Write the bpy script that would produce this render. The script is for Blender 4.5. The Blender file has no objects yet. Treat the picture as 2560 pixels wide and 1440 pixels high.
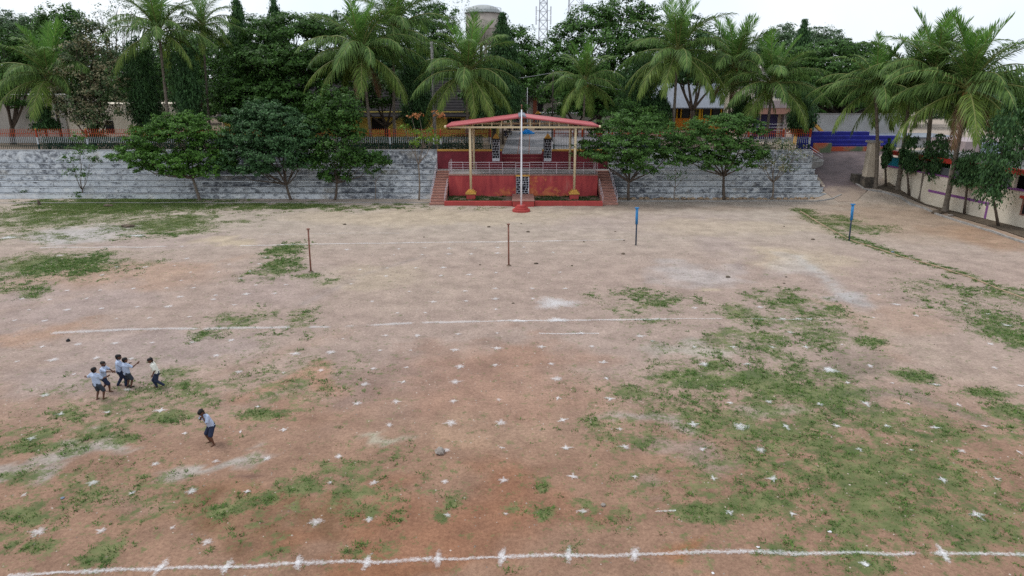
import bpy, bmesh, math, random
import numpy as np
from mathutils import Vector, Matrix
R = math.radians
C = bpy.context.scene.collection
S = bpy.context.scene

# ------------------------------------------------------------------ camera, sky, sun, exposure
CAMZ, PITCH, F, CW, CH = 11.0, R(17.04), 1680.0, 1280.0, 720.0
cam = bpy.data.cameras.new('camera'); cam_o = bpy.data.objects.new('camera', cam); C.objects.link(cam_o)
cam_o.location = (0, 0, CAMZ); cam_o.rotation_euler = (R(90) - PITCH, 0, 0)
cam.sensor_width = 36; cam.lens = F / 2560 * 36; cam.clip_start = 0.2; cam.clip_end = 4000
S.camera = cam_o

SUN_EL, SUN_AZ = R(58), R(-70)          # azimuth measured from +Y towards +X: light from the left
w = bpy.data.worlds.new('World'); S.world = w; w.use_nodes = True
nt = w.node_tree; nt.nodes.clear()
out = nt.nodes.new('ShaderNodeOutputWorld'); bg = nt.nodes.new('ShaderNodeBackground')
sky = nt.nodes.new('ShaderNodeTexSky'); sky.sky_type = 'NISHITA'; sky.sun_disc = False
sky.sun_elevation = SUN_EL; sky.sun_rotation = SUN_AZ; sky.dust_density = 3.0; sky.ozone_density = 1.0
tc = nt.nodes.new('ShaderNodeTexCoord'); cn = nt.nodes.new('ShaderNodeTexNoise')
cn.inputs['Scale'].default_value = 2.2; cn.inputs['Detail'].default_value = 5
rm = nt.nodes.new('ShaderNodeValToRGB')
rm.color_ramp.elements[0].position = 0.3; rm.color_ramp.elements[0].color = (8.3, 9.3, 10.5, 1)
rm.color_ramp.elements[1].position = 0.62; rm.color_ramp.elements[1].color = (10.5, 10.8, 11.2, 1)
mx = nt.nodes.new('ShaderNodeMixRGB'); mx.inputs[0].default_value = 0.86
nt.links.new(tc.outputs['Generated'], cn.inputs['Vector']); nt.links.new(cn.outputs['Fac'], rm.inputs[0])
nt.links.new(sky.outputs[0], mx.inputs[1]); nt.links.new(rm.outputs[0], mx.inputs[2])
nt.links.new(mx.outputs[0], bg.inputs['Color']); bg.inputs['Strength'].default_value = 0.1
nt.links.new(bg.outputs[0], out.inputs['Surface'])
sl = bpy.data.lights.new('sun', 'SUN'); sl.energy = 1.5; sl.angle = R(16); sl.color = (1, 0.965, 0.91)
so = bpy.data.objects.new('sun', sl); C.objects.link(so)
sd = Vector((math.sin(SUN_AZ) * math.cos(SUN_EL), math.cos(SUN_AZ) * math.cos(SUN_EL), math.sin(SUN_EL)))
so.rotation_euler = sd.to_track_quat('Z', 'Y').to_euler(); so.location = sd * 100
S.view_settings.view_transform = 'Standard'; S.view_settings.look = 'None'
S.view_settings.exposure = 0.18; S.view_settings.gamma = 1; S.view_settings.use_curve_mapping = False
S.cycles.use_denoising = False; S.cycles.use_adaptive_sampling = False; S.cycles.sample_clamp_indirect = 4.0
S.cycles.max_bounces = 6; S.cycles.diffuse_bounces = 3; S.cycles.glossy_bounces = 2
S.cycles.transparent_max_bounces = 12; S.cycles.transmission_bounces = 3
S.cycles.caustics_reflective = False; S.cycles.caustics_refractive = False

# ------------------------------------------------------------------ layout helpers
CP, SP = math.cos(PITCH), math.sin(PITCH)
def ray(px, py):
    u = (px - CW) / F; v = (CH - py) / F
    return (u, CP + v * SP, -SP + v * CP)
def depth(y, z): return y * CP + (CAMZ - z) * SP
def at(px, py, Y):
    d = ray(px, py); t = Y / d[1]
    return Vector((d[0] * t, Y, CAMZ + d[2] * t))
def sstep(a, b, x):
    t = np.clip((x - a) / (b - a), 0, 1); return t * t * (3 - 2 * t)
def hz(X, Y):
    r = np.clip((np.asarray(Y, float) - 62.5) / 15.0, 0, 1)
    return 3.5 * (r * r * (3 - 2 * r) * 0.35 + r * 0.65) * sstep(29.2, 31.9, np.asarray(X, float))
def ground(px, py, z=0.0):
    d = ray(px, py); t = (z - CAMZ) / d[2]
    return Vector((d[0] * t, d[1] * t, z))
def terrain(px, py):
    z = 0.0
    for _ in range(25):
        p = ground(px, py, z); z = 0.5 * z + 0.5 * float(hz(p.x, p.y))
    return Vector((p.x, p.y, float(hz(p.x, p.y))))

# ------------------------------------------------------------------ materials
def new_mat(name):
    m = bpy.data.materials.new(name); m.use_nodes = True
    n = m.node_tree; b = n.nodes['Principled BSDF']; b.inputs['Specular IOR Level'].default_value = 0.25
    return m, n, b
def N(nt, typ, **kw):
    n = nt.nodes.new(typ)
    for k, v in kw.items():
        if k in n.inputs: n.inputs[k].default_value = v
        else: setattr(n, k, v)
    return n
def ramp(nt, stops):
    r = nt.nodes.new('ShaderNodeValToRGB'); e = r.color_ramp.elements
    while len(e) < len(stops): e.new(0.5)
    for i, (p, c) in enumerate(stops):
        e[i].position = p; e[i].color = (*c, 1) if not isinstance(c, (int, float)) else (c, c, c, 1)
    return r
def mat(name, col, rough=0.75, var=0.18, scale=3.0, bump=0.15, metal=0.0, dirt=None, dirt_amt=0.35, stretch=(1, 1, 1), bump_scale=14):
    m, n, b = new_mat(name)
    tc = N(n, 'ShaderNodeTexCoord'); mp = N(n, 'ShaderNodeMapping'); mp.inputs['Scale'].default_value = stretch
    gp = N(n, 'ShaderNodeNewGeometry'); n.links.new(gp.outputs['Position'], mp.inputs['Vector'])
    no = N(n, 'ShaderNodeTexNoise', Scale=scale, Detail=6.0, Roughness=0.62); n.links.new(mp.outputs[0], no.inputs['Vector'])
    lo = tuple(max(0, c * (1 - var)) for c in col); hi = tuple(min(1, c * (1 + var)) for c in col)
    r = ramp(n, [(0.32, lo), (0.68, hi)]); n.links.new(no.outputs['Fac'], r.inputs[0])
    src = r.outputs[0]
    if dirt:
        n2 = N(n, 'ShaderNodeTexNoise', Scale=scale * 0.55, Detail=8.0, Roughness=0.7); n.links.new(mp.outputs[0], n2.inputs['Vector'])
        r2 = ramp(n, [(0.46, 0.0), (0.68, dirt_amt)]); n.links.new(n2.outputs['Fac'], r2.inputs[0])
        mxx = N(n, 'ShaderNodeMixRGB'); n.links.new(r2.outputs[0], mxx.inputs[0]); n.links.new(src, mxx.inputs[1])
        mxx.inputs[2].default_value = (*dirt, 1); src = mxx.outputs[0]
    n.links.new(src, b.inputs['Base Color']); b.inputs['Roughness'].default_value = rough; b.inputs['Metallic'].default_value = metal
    if bump:
        nb = N(n, 'ShaderNodeTexNoise', Scale=bump_scale, Detail=4.0); n.links.new(gp.outputs['Position'], nb.inputs['Vector'])
        bp = N(n, 'ShaderNodeBump', Strength=bump, Distance=0.03); n.links.new(nb.outputs['Fac'], bp.inputs['Height']); n.links.new(bp.outputs[0], b.inputs['Normal'])
    return m
def leaf_mat(name, dark, light, trans=0.25, extra=None, extra_amt=0.0):
    m = bpy.data.materials.new(name); m.use_nodes = True; n = m.node_tree; n.nodes.clear()
    o = N(n, 'ShaderNodeOutputMaterial'); g = N(n, 'ShaderNodeNewGeometry')
    no = N(n, 'ShaderNodeTexNoise', Scale=0.9, Detail=3.0); n.links.new(g.outputs['Position'], no.inputs['Vector'])
    ad = N(n, 'ShaderNodeMath', operation='ADD'); n.links.new(g.outputs['Random Per Island'], ad.inputs[0]); n.links.new(no.outputs['Fac'], ad.inputs[1])
    mu = N(n, 'ShaderNodeMath', operation='MULTIPLY'); n.links.new(ad.outputs[0], mu.inputs[0]); mu.inputs[1].default_value = 0.5
    r = ramp(n, [(0.15, dark), (0.8, light)]); n.links.new(mu.outputs[0], r.inputs[0]); src = r.outputs[0]
    if extra:
        gt = N(n, 'ShaderNodeTexNoise', Scale=0.55, Detail=2.0); n.links.new(g.outputs['Position'], gt.inputs['Vector'])
        a2 = N(n, 'ShaderNodeMath', operation='ADD'); n.links.new(gt.outputs['Fac'], a2.inputs[0])
        m2 = N(n, 'ShaderNodeMath', operation='MULTIPLY'); n.links.new(g.outputs['Random Per Island'], m2.inputs[0]); m2.inputs[1].default_value = 0.35
        n.links.new(m2.outputs[0], a2.inputs[1])
        r2 = ramp(n, [(0.95 - extra_amt * 0.6, 0.0), (1.02 - extra_amt * 0.6, 1.0)]); n.links.new(a2.outputs[0], r2.inputs[0])
        mm = N(n, 'ShaderNodeMixRGB'); n.links.new(r2.outputs[0], mm.inputs[0]); n.links.new(src, mm.inputs[1]); mm.inputs[2].default_value = (*extra, 1); src = mm.outputs[0]
    d = N(n, 'ShaderNodeBsdfPrincipled'); d.inputs['Roughness'].default_value = 0.55; d.inputs['Specular IOR Level'].default_value = 0.2
    t = N(n, 'ShaderNodeBsdfTranslucent'); ms = N(n, 'ShaderNodeMixShader'); ms.inputs[0].default_value = trans
    n.links.new(src, d.inputs['Base Color']); n.links.new(src, t.inputs['Color'])
    n.links.new(d.outputs[0], ms.inputs[1]); n.links.new(t.outputs[0], ms.inputs[2]); n.links.new(ms.outputs[0], o.inputs['Surface'])
    return m
M = {}
M['red'] = mat('red_paint', (0.40, 0.060, 0.056), 0.6, 0.15, 1.2, 0.1, dirt=(0.30, 0.07, 0.05), dirt_amt=0.5, stretch=(1, 1, .35))
M['maroon'] = mat('maroon_paint', (0.22, 0.032, 0.045), 0.65, 0.15, 1.5, 0.1, dirt=(0.09, 0.02, 0.025), dirt_amt=0.5)
M['yellow_trim'] = mat('yellow_trim_paint', (0.55, 0.31, 0.07), 0.6, 0.15, 4, 0.05, dirt=(0.25, 0.15, 0.06))
M['cream_steel'] = mat('cream_steel_paint', (0.66, 0.55, 0.36), 0.5, 0.08, 4, 0.03, dirt=(0.4, 0.3, 0.2), dirt_amt=0.25)
M['roof_red'] = mat('rose_roof_sheet', (0.42, 0.105, 0.115), 0.45, 0.08, 1.5, 0.03, dirt=(0.4, 0.13, 0.12), dirt_amt=0.4)
M['steel'] = mat('stainless_rail', (0.62, 0.55, 0.60), 0.35, 0.06, 5, 0.0, metal=0.4)
M['white_paint'] = mat('white_paint', (0.75, 0.77, 0.82), 0.5, 0.06, 4, 0.03)
M['limewash'] = mat('dirty_limewash', (0.38, 0.39, 0.40), 0.85, 0.12, 0.6, 0.1, dirt=(0.28, 0.27, 0.26), dirt_amt=0.6)
M['concrete'] = mat('grey_concrete', (0.30, 0.29, 0.28), 0.85, 0.25, 3, 0.3, dirt=(0.12, 0.11, 0.10))
M['step_red'] = mat('worn_red_oxide', (0.32, 0.165, 0.135), 0.7, 0.2, 3, 0.15, dirt=(0.33, 0.22, 0.19), dirt_amt=0.5)
M['nosing'] = mat('step_nosing', (0.42, 0.20, 0.15), 0.7, 0.2, 4, 0.1)
M['brick_black'] = mat('black_paint_brick', (0.012, 0.012, 0.02), 0.5, 0.3, 6, 0.1)
M['mortar'] = mat('white_mortar', (0.70, 0.72, 0.78), 0.7, 0.1, 8, 0.1)
M['picket_red'] = mat('picket_red', (0.30, 0.05, 0.02), 0.5, 0.2, 3, 0)
M['picket_orange'] = mat('post_orange', (0.42, 0.065, 0.022), 0.5, 0.1, 3, 0)
M['picket_white'] = mat('picket_white', (0.42, 0.45, 0.48), 0.5, 0.1, 3, 0)
M['picket_green'] = mat('picket_green', (0.010, 0.035, 0.03), 0.5, 0.2, 3, 0)
M['cream_wall'] = mat('cream_plaster', (0.70, 0.63, 0.52), 0.85, 0.08, 0.9, 0.1, dirt=(0.36, 0.29, 0.20), dirt_amt=0.45)
M['pale_wall'] = mat('stained_pale_plaster', (0.40, 0.37, 0.33), 0.85, 0.2, 0.5, 0.1, dirt=(0.17, 0.17, 0.17), dirt_amt=0.7, stretch=(1, 1, .3))
M['yellow_wall'] = mat('ochre_yellow_plaster', (0.62, 0.49, 0.12), 0.8, 0.12, 0.8, 0.1, dirt=(0.25, 0.17, 0.06), dirt_amt=0.5)
M['orange_wall'] = mat('orange_plaster', (0.68, 0.24, 0.03), 0.75, 0.1, 1, 0.1)
M['yellow_bright'] = mat('bright_yellow_paint', (0.70, 0.40, 0.03), 0.7, 0.1, 1, 0.1)
M['door_green'] = mat('olive_green_door', (0.26, 0.27, 0.02), 0.6, 0.1, 2, 0.05)
M['dark'] = mat('dark_opening', (0.012, 0.011, 0.012), 0.7, 0.2, 2, 0)
M['glass'] = mat('dark_glass', (0.02, 0.024, 0.028), 0.15, 0.2, 2, 0)
M['tile'] = mat('dark_roof_tile', (0.014, 0.012, 0.014), 0.85, 0.5, 2.5, 0.4, dirt=(0.03, 0.022, 0.022), dirt_amt=0.6)
M['sheet_grey'] = mat('grey_metal_sheet', (0.19, 0.215, 0.26), 0.45, 0.12, 0.8, 0.05, dirt=(0.17, 0.16, 0.17), dirt_amt=0.5)
M['mauve'] = mat('mauve_band', (0.36, 0.30, 0.31), 0.8, 0.15, 1, 0.1)
M['terracotta'] = mat('terracotta_band', (0.25, 0.13, 0.10), 0.8, 0.2, 4, 0.3)
M['purple'] = mat('purple_paint', (0.24, 0.09, 0.27), 0.6, 0.15, 2, 0.05)
M['navy'] = mat('navy_door', (0.035, 0.03, 0.10), 0.5, 0.2, 2, 0)
M['blue_bench'] = mat('royal_blue_paint', (0.012, 0.016, 0.20), 0.45, 0.2, 1.5, 0.05, dirt=(0.03, 0.03, 0.15))
M['sky_blue'] = mat('sky_blue_paint', (0.02, 0.30, 0.75), 0.5, 0.1, 2, 0.05)
M['post_blue'] = mat('post_blue_paint', (0.03, 0.20, 0.46), 0.5, 0.2, 6, 0.05, dirt=(0.05, 0.09, 0.14))
M['post_dark'] = mat('slate_steel', (0.045, 0.065, 0.10), 0.5, 0.25, 5, 0.05)
M['rust'] = mat('rusty_steel', (0.20, 0.085, 0.06), 0.75, 0.35, 8, 0.2, dirt=(0.30, 0.2, 0.17))
M['teal'] = mat('teal_paint', (0.01, 0.19, 0.27), 0.5, 0.15, 2, 0.05)
M['beam_red'] = mat('red_beam_paint', (0.47, 0.045, 0.03), 0.6, 0.12, 2, 0.05, dirt=(0.3, 0.06, 0.05))
M['grey_panel'] = mat('grey_window_panel', (0.11, 0.12, 0.13), 0.6, 0.15, 1, 0.05)
M['pipe'] = mat('pale_pipe', (0.5, 0.47, 0.42), 0.5, 0.1, 3, 0)
M['pillar'] = mat('grimy_cream_plaster', (0.46, 0.40, 0.32), 0.85, 0.12, 0.9, 0.15, dirt=(0.16, 0.13, 0.10), dirt_amt=0.6)
M['soot'] = mat('sooty_plaster', (0.05, 0.045, 0.04), 0.85, 0.4, 2, 0.2, dirt=(0.25, 0.21, 0.16), dirt_amt=0.6)
M['brick_red'] = mat('red_brick_wall', (0.24, 0.075, 0.045), 0.8, 0.2, 5, 0.2)
M['tank'] = mat('weathered_tank_concrete', (0.40, 0.35, 0.31), 0.85, 0.15, 0.5, 0.1, dirt=(0.22, 0.19, 0.17), dirt_amt=0.6)
M['tank_top'] = mat('tank_dome', (0.36, 0.38, 0.38), 0.8, 0.1, 0.6, 0.1)
M['mast'] = mat('galvanised_mast', (0.34, 0.35, 0.39), 0.5, 0.1, 1, 0)
M['bark'] = mat('grey_brown_bark', (0.10, 0.078, 0.062), 0.9, 0.35, 5, 0.5, stretch=(1, 1, .3))
M['bark_pale'] = mat('pale_bark', (0.20, 0.165, 0.135), 0.9, 0.3, 5, 0.4, stretch=(1, 1, .3))
M['palm_bark'] = mat('palm_trunk', (0.155, 0.13, 0.105), 0.9, 0.3, 3, 0.6, stretch=(.3, .3, 3))
M['bark_dark'] = mat('dark_bark', (0.045, 0.036, 0.03), 0.9, 0.35, 5, 0.4)
M['soil'] = mat('dark_leaf_litter', (0.11, 0.085, 0.062), 0.95, 0.35, 4, 0.6, dirt=(0.05, 0.045, 0.035), dirt_amt=0.7)
M['stone'] = mat('field_stone', (0.27, 0.235, 0.21), 0.9, 0.25, 9, 0.4, dirt=(0.13, 0.11, 0.10))
M['stone_tan'] = mat('tan_rubble', (0.33, 0.24, 0.16), 0.9, 0.25, 5, 0.4, dirt=(0.08, 0.07, 0.06), dirt_amt=0.7)
M['black_rubber'] = mat('black_rubber', (0.012, 0.012, 0.014), 0.6, 0.2, 9, 0)
M['litter_white'] = mat('white_litter', (0.62, 0.62, 0.64), 0.5, 0.05, 5, 0)
M['litter_blue'] = mat('blue_litter', (0.12, 0.17, 0.23), 0.5, 0.1, 5, 0)
M['skin'] = mat('brown_skin', (0.105, 0.048, 0.030), 0.55, 0.08, 20, 0.0)
M['hair'] = mat('black_hair', (0.008, 0.007, 0.008), 0.5, 0.3, 40, 0.1)
M['shirt_blue'] = mat('pale_blue_cotton', (0.40, 0.47, 0.62), 0.9, 0.08, 12, 0.15, bump_scale=30)
M['shirt_white'] = mat('cream_white_cotton', (0.68, 0.68, 0.62), 0.9, 0.06, 12, 0.15, bump_scale=30)
M['shorts_grey'] = mat('slate_grey_cotton', (0.040, 0.050, 0.068), 0.9, 0.12, 12, 0.15, bump_scale=30)
M['shorts_navy'] = mat('navy_cotton', (0.022, 0.030, 0.062), 0.9, 0.12, 12, 0.15, bump_scale=30)
M['eye'] = mat('eye_white', (0.5, 0.48, 0.45), 0.3, 0.0, 1, 0)
M['lip'] = mat('lip', (0.10, 0.03, 0.025), 0.5, 0.0, 1, 0)
M['hedge'] = leaf_mat('hedge_leaf', (0.008, 0.024, 0.010), (0.035, 0.080, 0.026), 0.15)
M['leaf_dark'] = leaf_mat('dark_leaf', (0.006, 0.022, 0.005), (0.085, 0.195, 0.036), 0.26)
M['leaf_mid'] = leaf_mat('mid_leaf', (0.010, 0.036, 0.008), (0.11, 0.235, 0.048), 0.28)
M['leaf_bright'] = leaf_mat('bright_leaf', (0.012, 0.046, 0.009), (0.12, 0.265, 0.040), 0.3)
M['leaf_blue'] = leaf_mat('bluish_leaf', (0.009, 0.030, 0.013), (0.085, 0.19, 0.068), 0.26)
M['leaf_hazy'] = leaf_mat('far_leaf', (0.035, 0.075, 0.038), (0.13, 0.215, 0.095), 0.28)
M['leaf_ashoka'] = leaf_mat('ashoka_leaf', (0.008, 0.028, 0.012), (0.085, 0.185, 0.062), 0.24)
M['leaf_teak'] = leaf_mat('teak_leaf', (0.026, 0.058, 0.024), (0.125, 0.185, 0.075), 0.25, (0.29, 0.265, 0.155), 0.42)
M['leaf_orange'] = leaf_mat('orange_leaf', (0.24, 0.09, 0.03), (0.50, 0.22, 0.09), 0.3)
M['leaf_lime'] = leaf_mat('lime_leaf', (0.06, 0.13, 0.012), (0.19, 0.30, 0.04), 0.3)
M['leaf_brown'] = leaf_mat('withered_leaf', (0.06, 0.04, 0.02), (0.16, 0.10, 0.05), 0.2)
M['frond_young'] = leaf_mat('young_frond', (0.045, 0.13, 0.024), (0.19, 0.37, 0.07), 0.38)
M['frond_mid'] = leaf_mat('frond_green', (0.020, 0.056, 0.016), (0.20, 0.33, 0.085), 0.34)
M['frond_old'] = leaf_mat('old_frond', (0.045, 0.095, 0.018), (0.24, 0.34, 0.075), 0.34)
M['frond_dead'] = leaf_mat('dead_frond', (0.10, 0.06, 0.035), (0.25, 0.15, 0.09), 0.2)
M['coconut'] = mat('coconut_husk', (0.26, 0.16, 0.045), 0.6, 0.3, 6, 0.1)
M['rachis'] = mat('frond_rib', (0.17, 0.19, 0.06), 0.6, 0.15, 3, 0)
M['grass'] = leaf_mat('grass_blade', (0.055, 0.105, 0.026), (0.17, 0.255, 0.065), 0.33)
M['grass_dry'] = leaf_mat('dry_grass_blade', (0.13, 0.15, 0.05), (0.34, 0.34, 0.14), 0.3)

# stained whitewash for the stepped stands
def stand_mat(name='stained_whitewash'):
    m, n, b = new_mat(name)
    g = N(n, 'ShaderNodeNewGeometry')
    mp = N(n, 'ShaderNodeMapping'); mp.inputs['Scale'].default_value = (1.0, 1, 1.5); n.links.new(g.outputs['Position'], mp.inputs[0])
    a = N(n, 'ShaderNodeTexNoise', Scale=1.7, Detail=10.0, Roughness=0.76); n.links.new(mp.outputs[0], a.inputs[0])
    big = N(n, 'ShaderNodeTexNoise', Scale=0.085, Detail=2.0); n.links.new(g.outputs['Position'], big.inputs[0])
    br = ramp(n, [(0.38, 0.0), (0.62, 1.0)]); n.links.new(big.outputs['Fac'], br.inputs[0])
    su = N(n, 'ShaderNodeMath', operation='MULTIPLY_ADD'); n.links.new(br.outputs[0], su.inputs[0]); su.inputs[1].default_value = 0.16; n.links.new(a.outputs['Fac'], su.inputs[2])
    base = ramp(n, [(0.25, (0.45, 0.48, 0.52)), (0.5, (0.63, 0.665, 0.70)), (0.72, (0.82, 0.83, 0.82))])
    fine = N(n, 'ShaderNodeTexNoise', Scale=1.6, Detail=7.0, Roughness=0.65); n.links.new(g.outputs['Position'], fine.inputs[0]); n.links.new(fine.outputs['Fac'], base.inputs[0])
    mold = ramp(n, [(0.55, 0.0), (0.63, 0.6), (0.74, 0.95)]); n.links.new(su.outputs[0], mold.inputs[0])
    mxx = N(n, 'ShaderNodeMixRGB'); n.links.new(mold.outputs[0], mxx.inputs[0]); n.links.new(base.outputs[0], mxx.inputs[1]); mxx.inputs[2].default_value = (0.05, 0.058, 0.078, 1)
    tan = N(n, 'ShaderNodeTexNoise', Scale=0.4, Detail=6.0); n.links.new(g.outputs['Position'], tan.inputs[0])
    tr = ramp(n, [(0.58, 0.0), (0.72, 0.5)]); n.links.new(tan.outputs['Fac'], tr.inputs[0])
    m2 = N(n, 'ShaderNodeMixRGB'); n.links.new(tr.outputs[0], m2.inputs[0]); n.links.new(mxx.outputs[0], m2.inputs[1]); m2.inputs[2].default_value = (0.42, 0.37, 0.29, 1)
    n.links.new(m2.outputs[0], b.inputs['Base Color']); b.inputs['Roughness'].default_value = 0.9
    bp = N(n, 'ShaderNodeBump', Strength=0.12, Distance=0.03); n.links.new(a.outputs['Fac'], bp.inputs['Height']); n.links.new(bp.outputs[0], b.inputs['Normal'])
    return m
M['stand'] = stand_mat()
# mouldy flat treads, cement worn bare; step-edge shadow painted into the dark colour
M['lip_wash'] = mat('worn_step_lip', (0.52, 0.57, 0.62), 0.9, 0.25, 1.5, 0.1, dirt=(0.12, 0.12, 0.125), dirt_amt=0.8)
M['tread'] = mat('shadowed_mouldy_tread', (0.075, 0.078, 0.082), 0.9, 0.4, 1.2, 0.3, dirt=(0.25, 0.26, 0.27), dirt_amt=0.6)
# peeling red stage front
def peel_mat():
    m, n, b = new_mat('peeling_red_paint')
    g = N(n, 'ShaderNodeNewGeometry'); sx = N(n, 'ShaderNodeSeparateXYZ'); n.links.new(g.outputs['Position'], sx.inputs[0])
    a = N(n, 'ShaderNodeTexNoise', Scale=1.1, Detail=8.0, Roughness=0.68); n.links.new(g.outputs['Position'], a.inputs[0])
    mr = N(n, 'ShaderNodeMapRange'); n.links.new(sx.outputs['X'], mr.inputs[0])
    d = N(n, 'ShaderNodeMath', operation='SUBTRACT'); n.links.new(sx.outputs['X'], d.inputs[0]); d.inputs[1].default_value = 2.0
    ab = N(n, 'ShaderNodeMath', operation='ABSOLUTE'); n.links.new(d.outputs[0], ab.inputs[0])
    ml = N(n, 'ShaderNodeMath', operation='MULTIPLY_ADD'); n.links.new(ab.outputs[0], ml.inputs[0]); ml.inputs[1].default_value = -0.055; n.links.new(a.outputs['Fac'], ml.inputs[2])
    zz = N(n, 'ShaderNodeMath', operation='MULTIPLY_ADD'); n.links.new(sx.outputs['Z'], zz.inputs[0]); zz.inputs[1].default_value = -0.09; n.links.new(ml.outputs[0], zz.inputs[2])
    r = ramp(n, [(0.29, 0.0), (0.36, 0.9)]); n.links.new(zz.outputs[0], r.inputs[0])
    st = N(n, 'ShaderNodeMapping'); st.inputs['Scale'].default_value = (1.3, 1, .3); n.links.new(g.outputs['Position'], st.inputs[0])
    c = N(n, 'ShaderNodeTexNoise', Scale=1.5, Detail=6.0); n.links.new(st.outputs[0], c.inputs[0])
    base = ramp(n, [(0.3, (0.30, 0.040, 0.048)), (0.62, (0.47, 0.072, 0.070)), (0.8, (0.48, 0.15, 0.13))]); n.links.new(c.outputs['Fac'], base.inputs[0])
    c2 = N(n, 'ShaderNodeTexNoise', Scale=4.0, Detail=5.0); n.links.new(g.outputs['Position'], c2.inputs[0])
    ora = ramp(n, [(0.35, (0.42, 0.10, 0.045)), (0.65, (0.60, 0.20, 0.08))]); n.links.new(c2.outputs['Fac'], ora.inputs[0])
    mxx = N(n, 'ShaderNodeMixRGB'); n.links.new(r.outputs[0], mxx.inputs[0]); n.links.new(base.outputs[0], mxx.inputs[1]); n.links.new(ora.outputs[0], mxx.inputs[2])
    n.links.new(mxx.outputs[0], b.inputs['Base Color']); b.inputs['Roughness'].default_value = 0.65
    return m
M['peel'] = peel_mat()
def paving_mat(name, c1, c2, mortar, scale, bw=0.5, rh=0.25):
    m, n, b = new_mat(name)
    g = N(n, 'ShaderNodeNewGeometry'); br = N(n, 'ShaderNodeTexBrick', Scale=scale)
    br.inputs['Color1'].default_value = (*c1, 1); br.inputs['Color2'].default_value = (*c2, 1); br.inputs['Mortar'].default_value = (*mortar, 1)
    br.inputs['Mortar Size'].default_value = 0.02; br.inputs['Brick Width'].default_value = bw; br.inputs['Row Height'].default_value = rh
    n.links.new(g.outputs['Position'], br.inputs['Vector'])
    no = N(n, 'ShaderNodeTexNoise', Scale=0.5, Detail=7.0, Roughness=0.7); n.links.new(g.outputs['Position'], no.inputs[0])
    r = ramp(n, [(0.35, (0.55, 0.55, 0.55)), (0.65, (1, 1, 1))]); n.links.new(no.outputs['Fac'], r.inputs[0])
    mu = N(n, 'ShaderNodeMixRGB', blend_type='MULTIPLY'); mu.inputs[0].default_value = 1; n.links.new(br.outputs[0], mu.inputs[1]); n.links.new(r.outputs[0], mu.inputs[2])
    n.links.new(mu.outputs[0], b.inputs['Base Color']); b.inputs['Roughness'].default_value = 0.75
    return m
M['path'] = paving_mat('grey_paving_blocks', (0.34, 0.33, 0.34), (0.29, 0.29, 0.32), (0.17, 0.15, 0.16), 0.9)
M['ramp'] = paving_mat('mauve_paving_blocks', (0.185, 0.135, 0.135), (0.15, 0.115, 0.125), (0.10, 0.08, 0.085), 1.6)
def ramp_mat():
    m = M['ramp']; n = m.node_tree; b = n.nodes['Principled BSDF']; src = b.inputs['Base Color'].links[0].from_socket
    g = N(n, 'ShaderNodeNewGeometry'); sx = N(n, 'ShaderNodeSeparateXYZ'); n.links.new(g.outputs['Position'], sx.inputs[0])
    no = N(n, 'ShaderNodeTexNoise', Scale=0.8, Detail=6.0); n.links.new(g.outputs['Position'], no.inputs[0])
    a = N(n, 'ShaderNodeMath', operation='MULTIPLY_ADD'); n.links.new(no.outputs['Fac'], a.inputs[0]); a.inputs[1].default_value = -7.0; n.links.new(sx.outputs['Y'], a.inputs[2])
    mr = N(n, 'ShaderNodeMapRange'); n.links.new(a.outputs[0], mr.inputs[0]); mr.inputs[1].default_value = 64.6; mr.inputs[2].default_value = 61.0; mr.inputs[3].default_value = 0; mr.inputs[4].default_value = 1
    mxx = N(n, 'ShaderNodeMixRGB'); n.links.new(mr.outputs[0], mxx.inputs[0]); n.links.new(src, mxx.inputs[1]); mxx.inputs[2].default_value = (.32, .25, .20, 1); n.links.new(mxx.outputs[0], b.inputs['Base Color'])
ramp_mat()
M['terrace'] = mat('terrace_earth', (0.20, 0.15, 0.115), 0.95, 0.25, 0.8, 0.3, dirt=(0.05, 0.055, 0.03), dirt_amt=0.6)
def mural_mat():
    m, n, b = new_mat('painted_mural')
    g = N(n, 'ShaderNodeNewGeometry'); v = N(n, 'ShaderNodeTexVoronoi', Scale=0.55); n.links.new(g.outputs['Position'], v.inputs[0])
    r = ramp(n, [(0.35, (0.42, 0.09, 0.045)), (0.5, (0.38, 0.16, 0.09)), (0.62, (0.13, 0.17, 0.10)), (0.9, (0.10, 0.14, 0.09))]); n.links.new(v.outputs['Distance'], r.inputs[0])
    n.links.new(r.outputs[0], b.inputs['Base Color']); b.inputs['Roughness'].default_value = 0.7
    return m
M['mural'] = mural_mat()
def chalk_mat(name, op):
    m = bpy.data.materials.new(name); m.use_nodes = True; n = m.node_tree; b = n.nodes['Principled BSDF']
    b.inputs['Base Color'].default_value = (0.80, 0.80, 0.82, 1); b.inputs['Roughness'].default_value = 0.95
    g = N(n, 'ShaderNodeNewGeometry'); no = N(n, 'ShaderNodeTexNoise', Scale=13.0, Detail=6.0, Roughness=0.75); n.links.new(g.outputs['Position'], no.inputs[0])
    at_ = N(n, 'ShaderNodeAttribute', attribute_name='soft')
    ad = N(n, 'ShaderNodeMath', operation='MULTIPLY_ADD'); n.links.new(no.outputs['Fac'], ad.inputs[0]); ad.inputs[1].default_value = 1.5; n.links.new(at_.outputs['Fac'], ad.inputs[2])
    hf = N(n, 'ShaderNodeMath', operation='MULTIPLY'); n.links.new(ad.outputs[0], hf.inputs[0]); hf.inputs[1].default_value = 0.5
    r = ramp(n, [(0.47, 0.0), (0.84, op)] if op < 0.7 else [(0.50, 0.0), (0.86, op)]); n.links.new(hf.outputs[0], r.inputs[0])
    n.links.new(r.outputs[0], b.inputs['Alpha'])
    return m
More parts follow.
